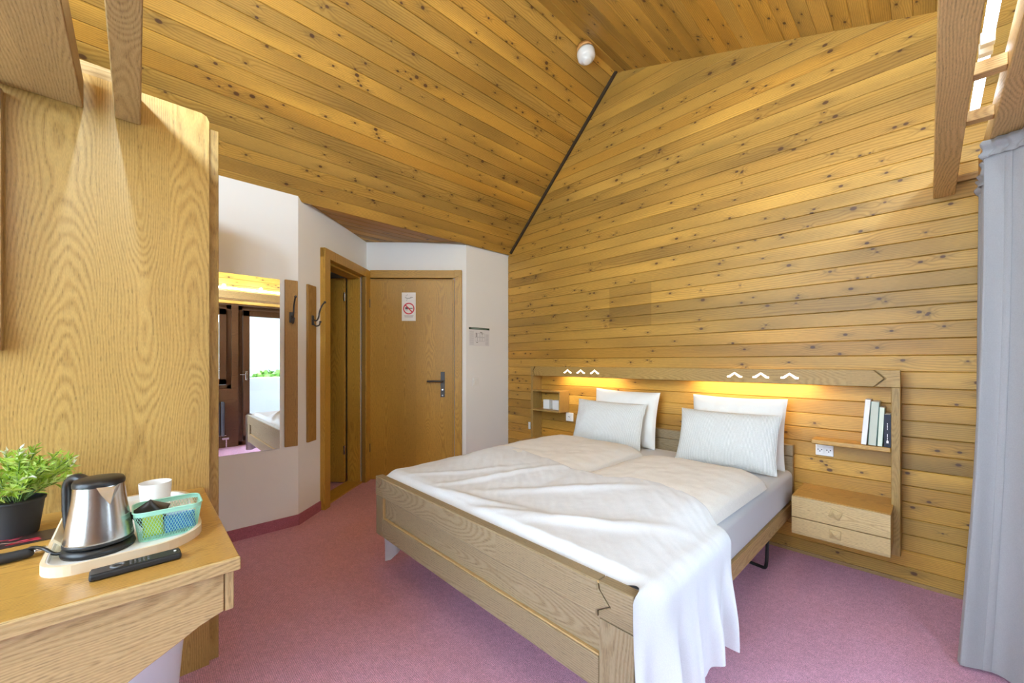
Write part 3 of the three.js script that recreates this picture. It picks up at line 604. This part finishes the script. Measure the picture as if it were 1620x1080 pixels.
// white cotton blanket over the foot half of the bed
{
  const xL = -2.275, xR = -0.585, NU = 230, NV = 130, left = 0.5, right = 0.5;
  const edge = [[-2.6, 1.62], [-2.27, 1.5], [-2.13, 1.32], [-2.0, 1.25], [-1.65, 1.32], [-1.41, 1.37], [-1.14, 1.38], [-1.0, 1.31], [-0.86, 1.3], [-0.67, 1.38], [-0.56, 1.46], [-0.4, 1.47], [0.2, 1.45]];
  const zh = (s) => { for (let i = 1; i < edge.length; i++) if (s <= edge[i][0]) { const t = (s - edge[i - 1][0]) / (edge[i][0] - edge[i - 1][0]); return lerp(edge[i - 1][1], edge[i][1], t * t * (3 - 2 * t)); } return 1.45; };
  const top = (x, z) => {
    let h = 0.592 + 0.078 * smooth(2.0, 1.35, z) * smooth(-2.3, -2.05, x) * smooth(-0.55, -0.72, x) - 0.012 * Math.exp(-((x + 1.36) ** 2) / 0.004) * smooth(1.9, 1.5, z);
    h += 0.022 * (fbm(x * 2.5 + 4, z * 2.5 + 1) - 0.5) + 0.008 * (fbm((x + z) * 3 + 20, (x - z) * 14) - 0.5) + 0.004 * (fbm(x * 22, z * 12 + 31) - 0.5);
    // folds that radiate from the near corner
    for (const [fx, fz, dx, dz, a, wd, L] of [[-1.2, 1.95, 0.9, -0.35, 0.013, 0.03, 0.35], [-1.55, 1.98, 0.95, -0.2, 0.012, 0.026, 0.4], [-0.95, 1.85, 0.85, -0.5, 0.015, 0.03, 0.3], [-1.9, 1.8, 0.7, -0.7, 0.01, 0.026, 0.3], [-1.25, 1.65, 0.8, -0.6, 0.014, 0.03, 0.35], [-1.65, 1.72, 0.55, -0.83, 0.014, 0.025, 0.3]]) {
      const n = Math.hypot(dx, dz), al = ((x - fx) * dx + (z - fz) * dz) / n, ac = (-(x - fx) * dz + (z - fz) * dx) / n;
      h += a * Math.exp(-ac * ac / (wd * wd)) * Math.exp(-al * al / (L * L));
    }
    h -= 0.018 * smooth(1.98, 2.07, z) * smooth(-1.0, -1.5, x);
    h = Math.max(h, 0.574);
    return lerp(h, 0.558, smooth(2.02, 2.07, z) * smooth(-0.56, -0.68, x));
  };
  const pos = [], uv = [], idx = [];
  const s0 = xL - left, s1 = xR + right;
  for (let j = 0; j <= NV; j++) for (let i = 0; i <= NU; i++) {
    const s = lerp(s0, s1, i / NU), b = j / NV; let z0 = zh(s), z1 = 2.07;
    z1 = 2.076; if (s > xR - 0.03) z1 = lerp(2.076, 2.14, smooth(xR - 0.03, xR + 0.06, s));
    let z = lerp(z0, z1, b), x, y; const R = 0.055;
    if (s < xL) {
      const e = xL - s, ht = top(xL, z); const cut = 0.1 + 0.5 * smooth(1.5, 2.06, z); const ee = e / left * cut * 0.95;
      if (ee < R * 1.57) { const ph = ee / R; x = xL - R * Math.sin(ph) * 0.3; y = ht - R * (1 - Math.cos(ph)); } else { x = xL - R * 0.3 - 0.012 * Math.sin(z * 40) * smooth(0, 0.2, ee) ; y = ht - R - (ee - R * 1.57); }
      y = Math.max(y, 0.028); z -= 0.02 * smooth(0.2, 0.5, ee);
    } else if (s > xR) {
      const e = s - xR, ht = top(xR, z); const len = 0.445 + 0.02 * Math.sin(z * 22) + 0.05 * smooth(1.7, 2.1, z); const ee = e / right * len;
      if (ee < R * 1.57) { const ph = ee / R; x = xR + (R - 0.052 * smooth(2.0, 2.16, z)) * Math.sin(ph); y = ht - R * (1 - Math.cos(ph)); }
      else {
        const dr = ee - R * 1.57, k = smooth(0, 0.3, dr);
        const wv = Math.sin(z * 42 + 1.2 * Math.sin(z * 9)) * 0.024 + Math.sin(z * 83 + 1) * 0.008;
        x = xR + R - 0.052 * smooth(2.0, 2.16, z) + 0.012 * smooth(0, 0.4, dr) + wv * k * (1 - smooth(2.02, 2.14, z)); y = ht - R - dr; z += 0.014 * Math.cos(z * 42) * k;
      }
    } else { x = s; y = top(s, z); }
    if (s > xL && s < xR) y -= 0.02 * (1 - smooth(0, 0.03, b)); else if (s >= xR) x -= 0.012 * (1 - smooth(0, 0.03, b));
    pos.push(x, y, z); uv.push(s * 5, (z0 + b) * 5);
  }
  for (let j = 0; j < NV; j++) for (let i = 0; i < NU; i++) { const a = j * (NU + 1) + i, b = a + 1, c = a + NU + 1, d = c + 1; idx.push(a, c, b, b, c, d); }
  const g = new THREE.BufferGeometry(); g.setAttribute('position', new THREE.Float32BufferAttribute(pos, 3)); g.setAttribute('uv', new THREE.Float32BufferAttribute(uv, 2)); g.setIndex(idx); g.computeVertexNormals();
  M.blanket.side = THREE.DoubleSide;
  tag(mesh('blanket', g, M.blanket), 'rumpled white blanket over the foot of the bed, hanging to the floor side', 'blanket');
}

// ------------------------------------------------------------------ curtain and rail
{
  const g = group('curtain', 'pale grey curtain bunched at the right picture edge', 'curtain', [0, 0, 0]);
  // plan path: from the window, round the near fold, back along the wall
  const path = (t, k) => { // k: 0 top .. 1 bottom
    const flare = k * k;
    if (t < 0.42) { const a = t / 0.42; return [lerp(0.4, 0.152 - 0.072 * flare, a) , lerp(0.78, 0.69, a) - 0.022 * Math.sin(a * 9.4 + k * 1.5) * (0.4 + k)]; }
    const a = (t - 0.42) / 0.58;
    return [lerp(0.152 - 0.072 * flare, 0.2, smooth(0, 0.1, a)) + (0.03 + 0.015 * k) * Math.sin(a * 24) * smooth(0, 0.15, a), lerp(0.69, 0.12, a)];
  };
  const NU = 150, NV = 60, pos = [], uv = [], idx = [];
  for (let j = 0; j <= NV; j++) for (let i = 0; i <= NU; i++) {
    const k = j / NV, t = i / NU, [x, z] = path(t, k), ytop = 2.125 , y = lerp(ytop, 0.012, k);
    pos.push(x + 0.004 * (fbm(t * 20, k * 6) - 0.5), y, z + 0.012 * (fbm(t * 8 + 5, k * 5) - 0.5)); uv.push(t * 6, k * 8);
  }
  for (let j = 0; j < NV; j++) for (let i = 0; i < NU; i++) { const a = j * (NU + 1) + i, b = a + 1, c = a + NU + 1, d = c + 1; idx.push(a, c, b, b, c, d); }
  const geo = new THREE.BufferGeometry(); geo.setAttribute('position', new THREE.Float32BufferAttribute(pos, 3)); geo.setAttribute('uv', new THREE.Float32BufferAttribute(uv, 2)); geo.setIndex(idx); geo.computeVertexNormals();
  mesh('drape', geo, M.curtain, g);
  const hp = [], hu = [], hi = [];
  for (let j = 0; j <= NV; j++) for (const t of [0.3, 0.302, 0.33, 0.332]) { const k = j / NV, [x, z] = path(t, k), o = t === 0.302 || t === 0.33 ? 0.005 : -0.002; hp.push(x, lerp(2.1, 0.014, k), z + o + 0.012 * (fbm(t * 8 + 5, k * 5) - 0.5)); hu.push(t * 6, k * 8); }
  for (let j = 0; j < NV; j++) for (let i = 0; i < 3; i++) { const a = j * 4 + i; hi.push(a, a + 4, a + 1, a + 1, a + 4, a + 5); }
  const hg = new THREE.BufferGeometry(); hg.setAttribute('position', new THREE.Float32BufferAttribute(hp, 3)); hg.setAttribute('uv', new THREE.Float32BufferAttribute(hu, 2)); hg.setIndex(hi); hg.computeVertexNormals();
  mesh('hem', hg, M.curtain, g);
  // gathered heading: crumpled frill
  const p2 = [], u2 = [], i2 = [], HV = 10;
  for (let j = 0; j <= HV; j++) for (let i = 0; i <= NU; i++) {
    const k = j / HV, t = i / NU, [x, z] = path(t, 0), w = 0.005 * Math.sin(t * 110 + 2 * Math.sin(k * 4)) + 0.007 * Math.sin(k * 9.4 + 1.5 * Math.sin(t * 14)) + 0.01 * Math.sin(k * 3.14);
    p2.push(x - w * 0.8 - 0.004, lerp(2.142, 2.07, k) + 0.003 * Math.sin(t * 40), z + w * 0.9 + 0.004); u2.push(t * 6, k);
  }
  for (let j = 0; j < HV; j++) for (let i = 0; i < NU; i++) { const a = j * (NU + 1) + i, b = a + 1, c = a + NU + 1, d = c + 1; i2.push(a, c, b, b, c, d); }
  const g2 = new THREE.BufferGeometry(); g2.setAttribute('position', new THREE.Float32BufferAttribute(p2, 3)); g2.setAttribute('uv', new THREE.Float32BufferAttribute(u2, 2)); g2.setIndex(i2); g2.computeVertexNormals();
  mesh('gathered_heading', g2, M.curtain, g);
}
tag(mesh('curtain_rail', merge([rbox(0.262, 0.285, 2.15, 2.18, 0.15, 4.9, 0.004), rbox(0.25, 0.262, 2.155, 2.175, 0.4, 0.43), rbox(0.25, 0.262, 2.155, 2.175, 2.4, 2.43)]), M.white), 'white curtain rail along the beam above the window', 'curtain rail');

// ------------------------------------------------------------------ things on the desk
const DY = 0.74;
{ // tray: rounded outline
  const g = group('serving_tray', 'white serving tray with a bent light wood rim on the desk', 'tray', [0, DY, 0]);
  const x0 = -2.0, x1 = -1.41, z0 = 3.02, z1 = 3.335, r = 0.13, out = [];
  const cor = [[x1 - 0.07, z1 - 0.07, 0, 0.07], [x0 + 0.08, z1 - 0.08, 1, 0.08], [x0 + r, z0 + r, 2, r], [x1 - r, z0 + r, 3, r]];
  for (const [cx, cz, k, q] of cor) for (let i = 0; i <= 8; i++) { const a = Math.PI / 2 * (k + i / 8); out.push([cx + Math.cos(a) * q, cz + Math.sin(a) * q]); }
  const inset = (d) => { const mx = (x0 + x1) / 2, mz = (z0 + z1) / 2; return out.map(([x, z]) => [mx + (x - mx) * (1 - 2 * d / (x1 - x0)), mz + (z - mz) * (1 - 2 * d / (z1 - z0))]); };
  const ring = (o, i, y0, y1) => { const s = new THREE.Shape(o.map((p) => new THREE.Vector2(p[0], -p[1]))); s.holes.push(new THREE.Path(i.map((p) => new THREE.Vector2(p[0], -p[1])))); return new THREE.ExtrudeGeometry(s, { depth: y1 - y0, bevelEnabled: false }).rotateX(-Math.PI / 2).translate(0, y0, 0); };
  const s = new THREE.Shape(inset(0.004).map((p) => new THREE.Vector2(p[0], -p[1])));
  mesh('base', new THREE.ExtrudeGeometry(s, { depth: 0.006, bevelEnabled: false }).rotateX(-Math.PI / 2).translate(0, 0.001, 0), M.whiteGloss, g);
  mesh('rim', ring(out, inset(0.008), 0, 0.025), S({ color: col(0.74, 0.6, 0.42), roughness: 0.5 }), g);
  mesh('rim_lining', ring(inset(0.0082), inset(0.011), 0.006, 0.024), M.whiteGloss, g);
}
const TY = DY + 0.0075;
{
  const cx = -1.543, cz = 3.238, g = group('electric_kettle', 'brushed steel electric kettle with black lid and handle on the tray', 'kettle', [cx, TY, cz], 0); g.scale.set(0.95, 1, 0.95);
  mesh('base', lathe([[0, 0], [0.074, 0], [0.076, 0.006], [0.073, 0.016], [0.06, 0.022], [0, 0.022]], 48), M.black, g);
  const body = mesh('body', lathe([[0.066, 0.026], [0.0705, 0.028], [0.0712, 0.036], [0.068, 0.06], [0.063, 0.09], [0.058, 0.12], [0.0545, 0.145], [0.053, 0.165], [0.0525, 0.176]], 64), M.steel, g);
  mesh('base_ring', lathe([[0.03, 0.02], [0.068, 0.021], [0.0722, 0.025], [0.0722, 0.0305], [0.07, 0.032]], 48), M.black, body);
  mesh('lid', lathe([[0.0535, 0.174], [0.054, 0.182], [0.05, 0.19], [0.03, 0.1945], [0, 0.1955]], 48), M.black, g);
  // spout towards the room, handle to the back left
  const sp = new THREE.Group(); sp.name = 'spout'; sp.rotation.y = 0.42; g.add(sp);
  const sg = new THREE.BufferGeometry();
  const a = [0.05, 0.176, 0.026], b = [0.05, 0.176, -0.026], c = [0.085, 0.178, 0], d = [0.0535, 0.118, 0];
  sg.setAttribute('position', new THREE.Float32BufferAttribute([...a, ...d, ...c, ...c, ...d, ...b], 3)); sg.setAttribute('uv', new THREE.Float32BufferAttribute(new Array(12).fill(0), 2)); sg.computeVertexNormals();
  const st = M.steel.clone(); st.side = THREE.DoubleSide; mesh('spout_lip', sg, st, sp);
  const hd = mesh('handle', tube([[-0.045, 0.18, 0], [-0.075, 0.188, 0], [-0.098, 0.175, 0], [-0.102, 0.13, 0], [-0.1, 0.085, 0], [-0.092, 0.05, 0], [-0.068, 0.042, 0]], 0.012, 40, 10), M.black, g); hd.rotation.y = 0.68; hd.scale.z = 1.3;
}
tag(mesh('power_cord', tube([[-1.535, TY + 0.012, 3.302], [-1.54, TY + 0.012, 3.316], [-1.56, DY + 0.033, 3.337], [-1.6, DY + 0.03, 3.36], [-1.645, DY + 0.012, 3.385], [-1.68, DY + 0.005, 3.45], [-1.7, DY + 0.005, 3.56]], 0.0042, 60, 8), M.black), 'black power cord running from the kettle over the tray rim', 'cord');
{
  const g = group('plastic_grip', 'black rounded plastic grip lying at the left picture edge', 'grip', [-1.61, DY + 0.014, 3.405]);
  mesh('grip', new THREE.CapsuleGeometry(0.0125, 0.07, 6, 14).rotateX(Math.PI / 2), M.blackMatte, g); mesh('tip', new THREE.CapsuleGeometry(0.009, 0.012, 4, 12).rotateX(Math.PI / 2).translate(0, 0, -0.056), M.steel, g); g.rotation.y = 0.15;
}
{
  const cx = -1.82, cz = 3.118, m = mesh('mug', lathe([[0, 0.002], [0.034, 0.0], [0.0375, 0.004], [0.0425, 0.085], [0.0432, 0.094], [0.041, 0.094], [0.0395, 0.085], [0.0345, 0.008], [0, 0.007]], 48), S({ color: col(0.83, 0.8, 0.77), roughness: 0.3 }));
  m.position.set(cx, TY, cz); tag(m, 'plain white ceramic mug on the tray behind the basket', 'cup');
}
{ // mesh basket
  const g = group('mesh_basket', 'mint green wire mesh basket with drink sachets on the tray', 'basket', [-1.558, TY, 3.097], 0.0);
  const mint = S({ color: col(0.42, 0.82, 0.66), roughness: 0.5 });
  const HX = 0.062, HZ2 = 0.076, rc = 0.024, per = [];
  const outline = (f) => { // f 0..1 round a rounded rectangle
    const a = 2 * (HX - rc), b = 2 * (HZ2 - rc), q = Math.PI / 2 * rc, P = 2 * a + 2 * b + 4 * q; let s = ((f % 1) + 1) % 1 * P;
    const segs = [[a, (t) => [-HX + rc + t, HZ2]], [q, (t) => [HX - rc + rc * Math.sin(t / rc), HZ2 - rc + rc * Math.cos(t / rc)]], [b, (t) => [HX, HZ2 - rc - t]], [q, (t) => [HX - rc + rc * Math.cos(t / rc), -HZ2 + rc - rc * Math.sin(t / rc)]], [a, (t) => [HX - rc - t, -HZ2]], [q, (t) => [-HX + rc - rc * Math.sin(t / rc), -HZ2 + rc - rc * Math.cos(t / rc)]], [b, (t) => [-HX, -HZ2 + rc + t]], [q, (t) => [-HX + rc - rc * Math.cos(t / rc), HZ2 - rc + rc * Math.sin(t / rc)]]];
    for (const [L, fn] of segs) { if (s <= L) return fn(s); s -= L; } return [-HX + rc, HZ2];
  };
  const pt = (f, k) => { const [x, z] = outline(f), sc = lerp(0.84, 1, k); return new THREE.Vector3(x * sc, 0.002 + 0.082 * k, z * sc); };
  const bars = [], NS = 72, KS = 6;
  for (let i = 0; i < NS; i++) for (const dir of [1, -1]) {
    const pts = []; for (let k = 0; k <= KS; k++) pts.push(pt(i / NS + dir * k / KS * 0.07, k / KS * 0.88));
    bars.push(new THREE.TubeGeometry(new THREE.CatmullRomCurve3(pts), KS, 0.0006, 3, false));
  }
  mesh('wire_mesh', merge(bars), mint, g).userData.kind = 'stuff';
  const band = (k0, k1) => { const pos = [], idx = [], uv = []; for (let i = 0; i <= 120; i++) for (const [k, o] of [[k0, 0], [k1, 0]]) { const p = pt(i / 120, k); pos.push(p.x, p.y, p.z); uv.push(0, 0); } for (let i = 0; i < 120; i++) { const a = i * 2; idx.push(a, a + 2, a + 1, a + 1, a + 2, a + 3); } const q = new THREE.BufferGeometry(); q.setAttribute('position', new THREE.Float32BufferAttribute(pos, 3)); q.setAttribute('uv', new THREE.Float32BufferAttribute(uv, 2)); q.setIndex(idx); q.computeVertexNormals(); return q; };
  const mint2 = mint.clone(); mint2.side = THREE.DoubleSide;
  mesh('rim_band', band(0.86, 1), mint2, g);
  const rimPts = []; for (let i = 0; i < 80; i++) rimPts.push(pt(i / 80, 1));
  mesh('rim', new THREE.TubeGeometry(new THREE.CatmullRomCurve3(rimPts, true), 120, 0.0022, 6, true), mint, g);
  mesh('bottom', new THREE.ExtrudeGeometry(new THREE.Shape(Array.from({ length: 60 }, (_, i) => { const [x, z] = outline(i / 60); return new THREE.Vector2(x * 0.84, z * 0.84); })), { depth: 0.002, bevelEnabled: false }).rotateX(Math.PI / 2).translate(0, 0.003, 0), mint, g);
}
{
  const bk = [-1.558, TY, 3.097];
  const sachet = (label, w, h, c, pos, rot) => { const g = puff(w, h, 0.014, { p: 6, q: 0.5, nu: 12, nv: 10, wr: 0.001, pinch: 0.02 }); const m = mesh('sachet', g, S({ color: c, roughness: 0.35 })); m.position.set(bk[0] + pos[0], bk[1] + pos[1], bk[2] + pos[2]); m.rotation.set(...rot); tag(m, label, 'sachet', 'sachets in the mint basket'); };
  sachet('black drink sachet sticking out of the mint basket', 0.06, 0.075, col(0.03, 0.025, 0.02), [0.018, 0.062, 0.042], [0.1, 1.4, 0.5]);
  sachet('dark brown sachet behind the black one in the basket', 0.05, 0.07, col(0.09, 0.06, 0.03), [0.0, 0.062, 0.03], [0.0, 1.3, -0.4]);
  sachet('lime green sachet inside the mint basket', 0.045, 0.06, col(0.5, 0.66, 0.05), [0.03, 0.036, 0.034], [0, 1.5, 0.05]);
  sachet('blue sachet inside the mint basket, larger one', 0.07, 0.05, col(0.04, 0.22, 0.55), [0.034, 0.034, -0.026], [0, 1.57, 0.05]);
  sachet('pale blue sachet behind the blue one in the basket', 0.06, 0.05, col(0.35, 0.5, 0.75), [0.016, 0.036, -0.012], [0, 1.5, -0.1]);
  sachet('white sugar sachet lying low in the mint basket', 0.06, 0.04, col(0.8, 0.8, 0.78), [-0.012, 0.024, 0.0], [1.2, 0.2, 0]);
}
{
  const g = group('remote_control', 'slim black remote control in front of the tray', 'remote', [-1.354, DY + 0.001, 3.163], 0.02);
  mesh('body', rbox(-0.021, 0.021, 0, 0.016, -0.083, 0.083, 0.006, 3), M.blackMatte, g);
  mesh('face', rbox(-0.0185, 0.0185, 0.0155, 0.0168, -0.08, 0.08, 0.0006), M.black, g);
  const bt = S({ color: col(0.12, 0.12, 0.125), roughness: 0.5 });
  mesh('dial', new THREE.TorusGeometry(0.011, 0.003, 8, 24).rotateX(Math.PI / 2).translate(0, 0.017, 0.035), bt, g);
  for (let i = 0; i < 5; i++) for (let j = 0; j < 3; j++) mesh('button', rbox(-0.013 + j * 0.01, -0.007 + j * 0.01, 0.0165, 0.0185, -0.022 + i * 0.008, -0.018 + i * 0.008, 0.0008), bt, g);
  mesh('power_button', new THREE.CylinderGeometry(0.0028, 0.0028, 0.002, 12).translate(0, 0.0178, -0.071), M.white, g);
}
{ // leaflet with red flowers
  const t = canvasTex(256, 160, (x, w, h) => {
    x.fillStyle = '#3a2a26'; x.fillRect(0, 0, w, h); let q = 5; const r = () => { q = (q * 16807) % 2147483647; return q / 2147483647; };
    for (const [a, b, n] of [[70, 100, 26], [190, 60, 18]]) for (let i = 0; i < n; i++) { x.fillStyle = ['#c8203c', '#e0506a', '#a01428'][i % 3]; x.beginPath(); x.arc(a + (r() - 0.5) * 70, b + (r() - 0.5) * 60, 4 + r() * 8, 0, 7); x.fill(); }
    x.strokeStyle = '#d8b0a0'; x.lineWidth = 4; x.beginPath(); x.moveTo(100, 130); x.lineTo(190, 70); x.moveTo(0, 60); x.lineTo(60, 90); x.stroke();
  });
  const g = new THREE.BoxGeometry(0.1, 0.002, 0.15), d = S({ color: col(0.05, 0.04, 0.035), roughness: 0.4 });
  const m = mesh('leaflet', g, [d, d, S({ map: t, roughness: 0.35 }), d, d, d]); m.position.set(-1.79, DY + 0.0015, 3.415); m.rotation.y = 0.05; tag(m, 'dark leaflet printed with red flowers beside the tray', 'leaflet');
}
{ // spiral notepad on the left end of the tray
  const g = group('notepad', 'cream spiral notepad lying on the tray left of the kettle', 'notepad', [-1.7, TY + 0.024, 3.31], 0); g.rotation.x = -0.85;
  mesh('pages', rbox(-0.14, 0.14, 0, 0.006, -0.024, 0.024, 0.001), S({ color: col(0.72, 0.6, 0.4), roughness: 0.8 }), g);
  const rings = []; for (let i = 0; i < 28; i++) rings.push(new THREE.TorusGeometry(0.006, 0.0008, 5, 12).translate(-0.134 + i * 0.0099, 0.004, 0).rotateY(0).applyMatrix4(new THREE.Matrix4().identity()).translate(0, 0, -0.02));
  mesh('spiral', merge(rings.map((r) => r)), M.iron, g);
}
{ // artificial plant
  const px = -1.86, pz = 3.425, g = group('potted_plant', 'small artificial plant with white tipped leaves in a black pot', 'plant', [px, DY, pz]); g.scale.setScalar(1.18);
  mesh('pot', lathe([[0, 0], [0.037, 0], [0.039, 0.003], [0.049, 0.083], [0.0515, 0.084], [0.052, 0.09], [0.048, 0.09], [0.047, 0.08], [0, 0.078]], 40), M.blackMatte, g);
  const leaf = (L, w) => { const q = new THREE.BufferGeometry(); const P = [0, 0, 0, -w, 0.003, L * 0.45, 0, -0.001, L * 0.5, w, 0.003, L * 0.45, 0, -0.003, L]; q.setAttribute('position', new THREE.Float32BufferAttribute([0, 1, 2, 0, 2, 3, 1, 4, 2, 2, 4, 3].flatMap((i) => P.slice(i * 3, i * 3 + 3)), 3)); q.setAttribute('uv', new THREE.Float32BufferAttribute(new Array(24).fill(0), 2)); q.computeVertexNormals(); return q; };
  const sets = [[], [], [], []], stems = [];
  for (let s = 0; s < 46; s++) {
    const az = rnd() * 6.283, el = rr(0.15, 1.5), R = rr(0.095, 0.125) * (0.8 + 0.2 * Math.sin(el)); const dir = new THREE.Vector3(Math.cos(az) * Math.cos(el), Math.sin(el), Math.sin(az) * Math.cos(el));
    const base = new THREE.Vector3(dir.x * 0.02, 0.085, dir.z * 0.02), tip = base.clone().addScaledVector(dir, R); tip.y += 0.012;
    const mid = base.clone().lerp(tip, 0.5); mid.y += 0.018; const cv = new THREE.QuadraticBezierCurve3(base, mid, tip);
    stems.push(new THREE.TubeGeometry(cv, 5, 0.0012, 4, false));
    for (let k = 0; k < 26; k++) {
      const f = 0.22 + 0.78 * k / 25, p = cv.getPoint(f), t = cv.getTangent(f), tipn = k > 22;
      const m = new THREE.Matrix4(), o = new THREE.Vector3(rr(-1, 1), rr(-0.6, 1), rr(-1, 1)).normalize(), dd = t.clone().multiplyScalar(0.75).add(o.multiplyScalar(0.8)).normalize();
      m.lookAt(new THREE.Vector3(), dd.clone().negate(), new THREE.Vector3(rr(-1, 1), 1, rr(-1, 1)).normalize()); m.setPosition(p);
      const L = rr(0.018, 0.03) * (tipn ? 0.75 : 1); sets[tipn && s % 2 ? 3 : Math.floor(rnd() * 3)].push(leaf(L, L * 0.17).applyMatrix4(m));
    }
  }
  const lm = (r, gg, b) => new THREE.MeshPhysicalMaterial({ color: col(r, gg, b), roughness: 0.55, side: THREE.DoubleSide, transmission: 0.3, thickness: 0 });
  mesh('stems', merge(stems), lm(0.16, 0.3, 0.05), g);
  const mats = [lm(0.36, 0.54, 0.05), lm(0.52, 0.7, 0.1), lm(0.62, 0.76, 0.24), lm(0.86, 0.88, 0.74)];
  sets.forEach((l, i) => { const q = mesh(i === 3 ? 'flower_tips' : 'foliage', merge(l), mats[i], g); q.userData.kind = 'stuff'; });
}
{
  const m = mesh('waste_bin', lathe([[0, 0.004], [0.105, 0], [0.11, 0.004], [0.135, 0.3], [0.138, 0.31], [0.134, 0.31], [0.13, 0.3], [0.106, 0.01], [0, 0.009]], 48), S({ color: col(0.78, 0.82, 0.88), roughness: 0.4 }));
  m.position.set(-1.88, 0, 3.17); tag(m, 'white round waste bin under the desk', 'bin');
}

// ------------------------------------------------------------------ radiator and outdoors (seen in the mirror)
{
  const g = group('radiator', 'dark grey column radiator under the window', 'radiator', [XR - 0.1, 0.18, 2.24]);
  const dk = S({ color: col(0.07, 0.075, 0.09), roughness: 0.5 });
  for (let i = 0; i < 10; i++) mesh('column', rbox(0, 0.06, 0, 0.5, i * 0.055, i * 0.055 + 0.045, 0.015, 2), dk, g);
  mesh('valve', merge([tube([[0.03, -0.02, -0.02], [0.03, -0.1, -0.02], [0.03, -0.17, -0.02]], 0.009, 8), rbox(0.01, 0.05, -0.05, -0.02, -0.05, 0.03), rbox(0.0, 0.07, 0.012, 0.02, -0.02, 0.54)]), M.steel, g);
}
{
  const conc = S({ color: col(0.2, 0.2, 0.2), roughness: 0.9 }), wh = S({ color: col(0.34, 0.34, 0.34), roughness: 0.9 });
  tag(mesh('balcony_floor', box(0.62, 2.6, -0.14, -0.02, -2, 7), conc), 'pale concrete balcony floor outside the glazed door', 'balcony', null, 'structure');
  tag(mesh('parapet', rbox(2.45, 2.6, -0.02, 0.95, -2, 7, 0.02, 2), wh), 'white parapet wall of the balcony', 'parapet', null, 'structure');
  tag(mesh('ground', box(2.6, 60, -3.2, -3, -40, 40), S({ color: col(0.16, 0.24, 0.07), roughness: 1 })), 'grassy ground below the balcony', 'ground', null, 'structure');
  const house = group('neighbour_house', 'pale rendered neighbouring house seen through the balcony door', 'building', [9, -3, -1.5]);
  mesh('wall', poly([[-4, 0], [2.6, 0], [2.6, 5.6], [-0.7, 8.2], [-4, 5.6]], 5).rotateY(-Math.PI / 2).translate(5, 0, 0), conc, house);
  const gr = [col(0.1, 0.22, 0.03), col(0.2, 0.36, 0.06)].map((c) => S({ color: c, roughness: 0.8, side: THREE.DoubleSide }));
  const bush = (name, label, cat, pos, R, n, sy) => {
    const g = group(name, label, cat, pos);
    for (let m = 0; m < 2; m++) {
      const list = []; for (let i = 0; i < n; i++) { const v = new THREE.Vector3(rr(-1, 1), rr(-1, 1), rr(-1, 1)).normalize().multiplyScalar(R * Math.cbrt(rr(0.3, 1))); const q = new THREE.PlaneGeometry(0.09, 0.16); q.rotateX(rnd() * 6); q.rotateY(rnd() * 6); q.translate(v.x, v.y * sy, v.z); list.push(q); }
      mesh('foliage', merge(list), gr[m], g).userData.kind = 'stuff';
    }
    mesh('trunk', new THREE.CylinderGeometry(0.06, 0.1, Math.max(0.2, pos[1] + 3), 8).translate(0, -(pos[1] + 3) / 2, 0), S({ color: col(0.12, 0.08, 0.05), roughness: 0.9 }), g);
  };
  bush('shrub', 'green shrub behind the balcony parapet, seen through the door', 'shrub', [4.2, 0.4, 0.75], 0.8, 900, 0.8);
  bush('shrub', 'green shrub behind the balcony parapet, nearer the house', 'shrub', [4.4, 0.4, -1.1], 0.8, 900, 0.8);
  bush('tree', 'leafy green tree filling the window beside the balcony door', 'tree', [5.6, 1.4, 3.6], 1.9, 2600, 1.0);
}
renderer.render(scene, camera);
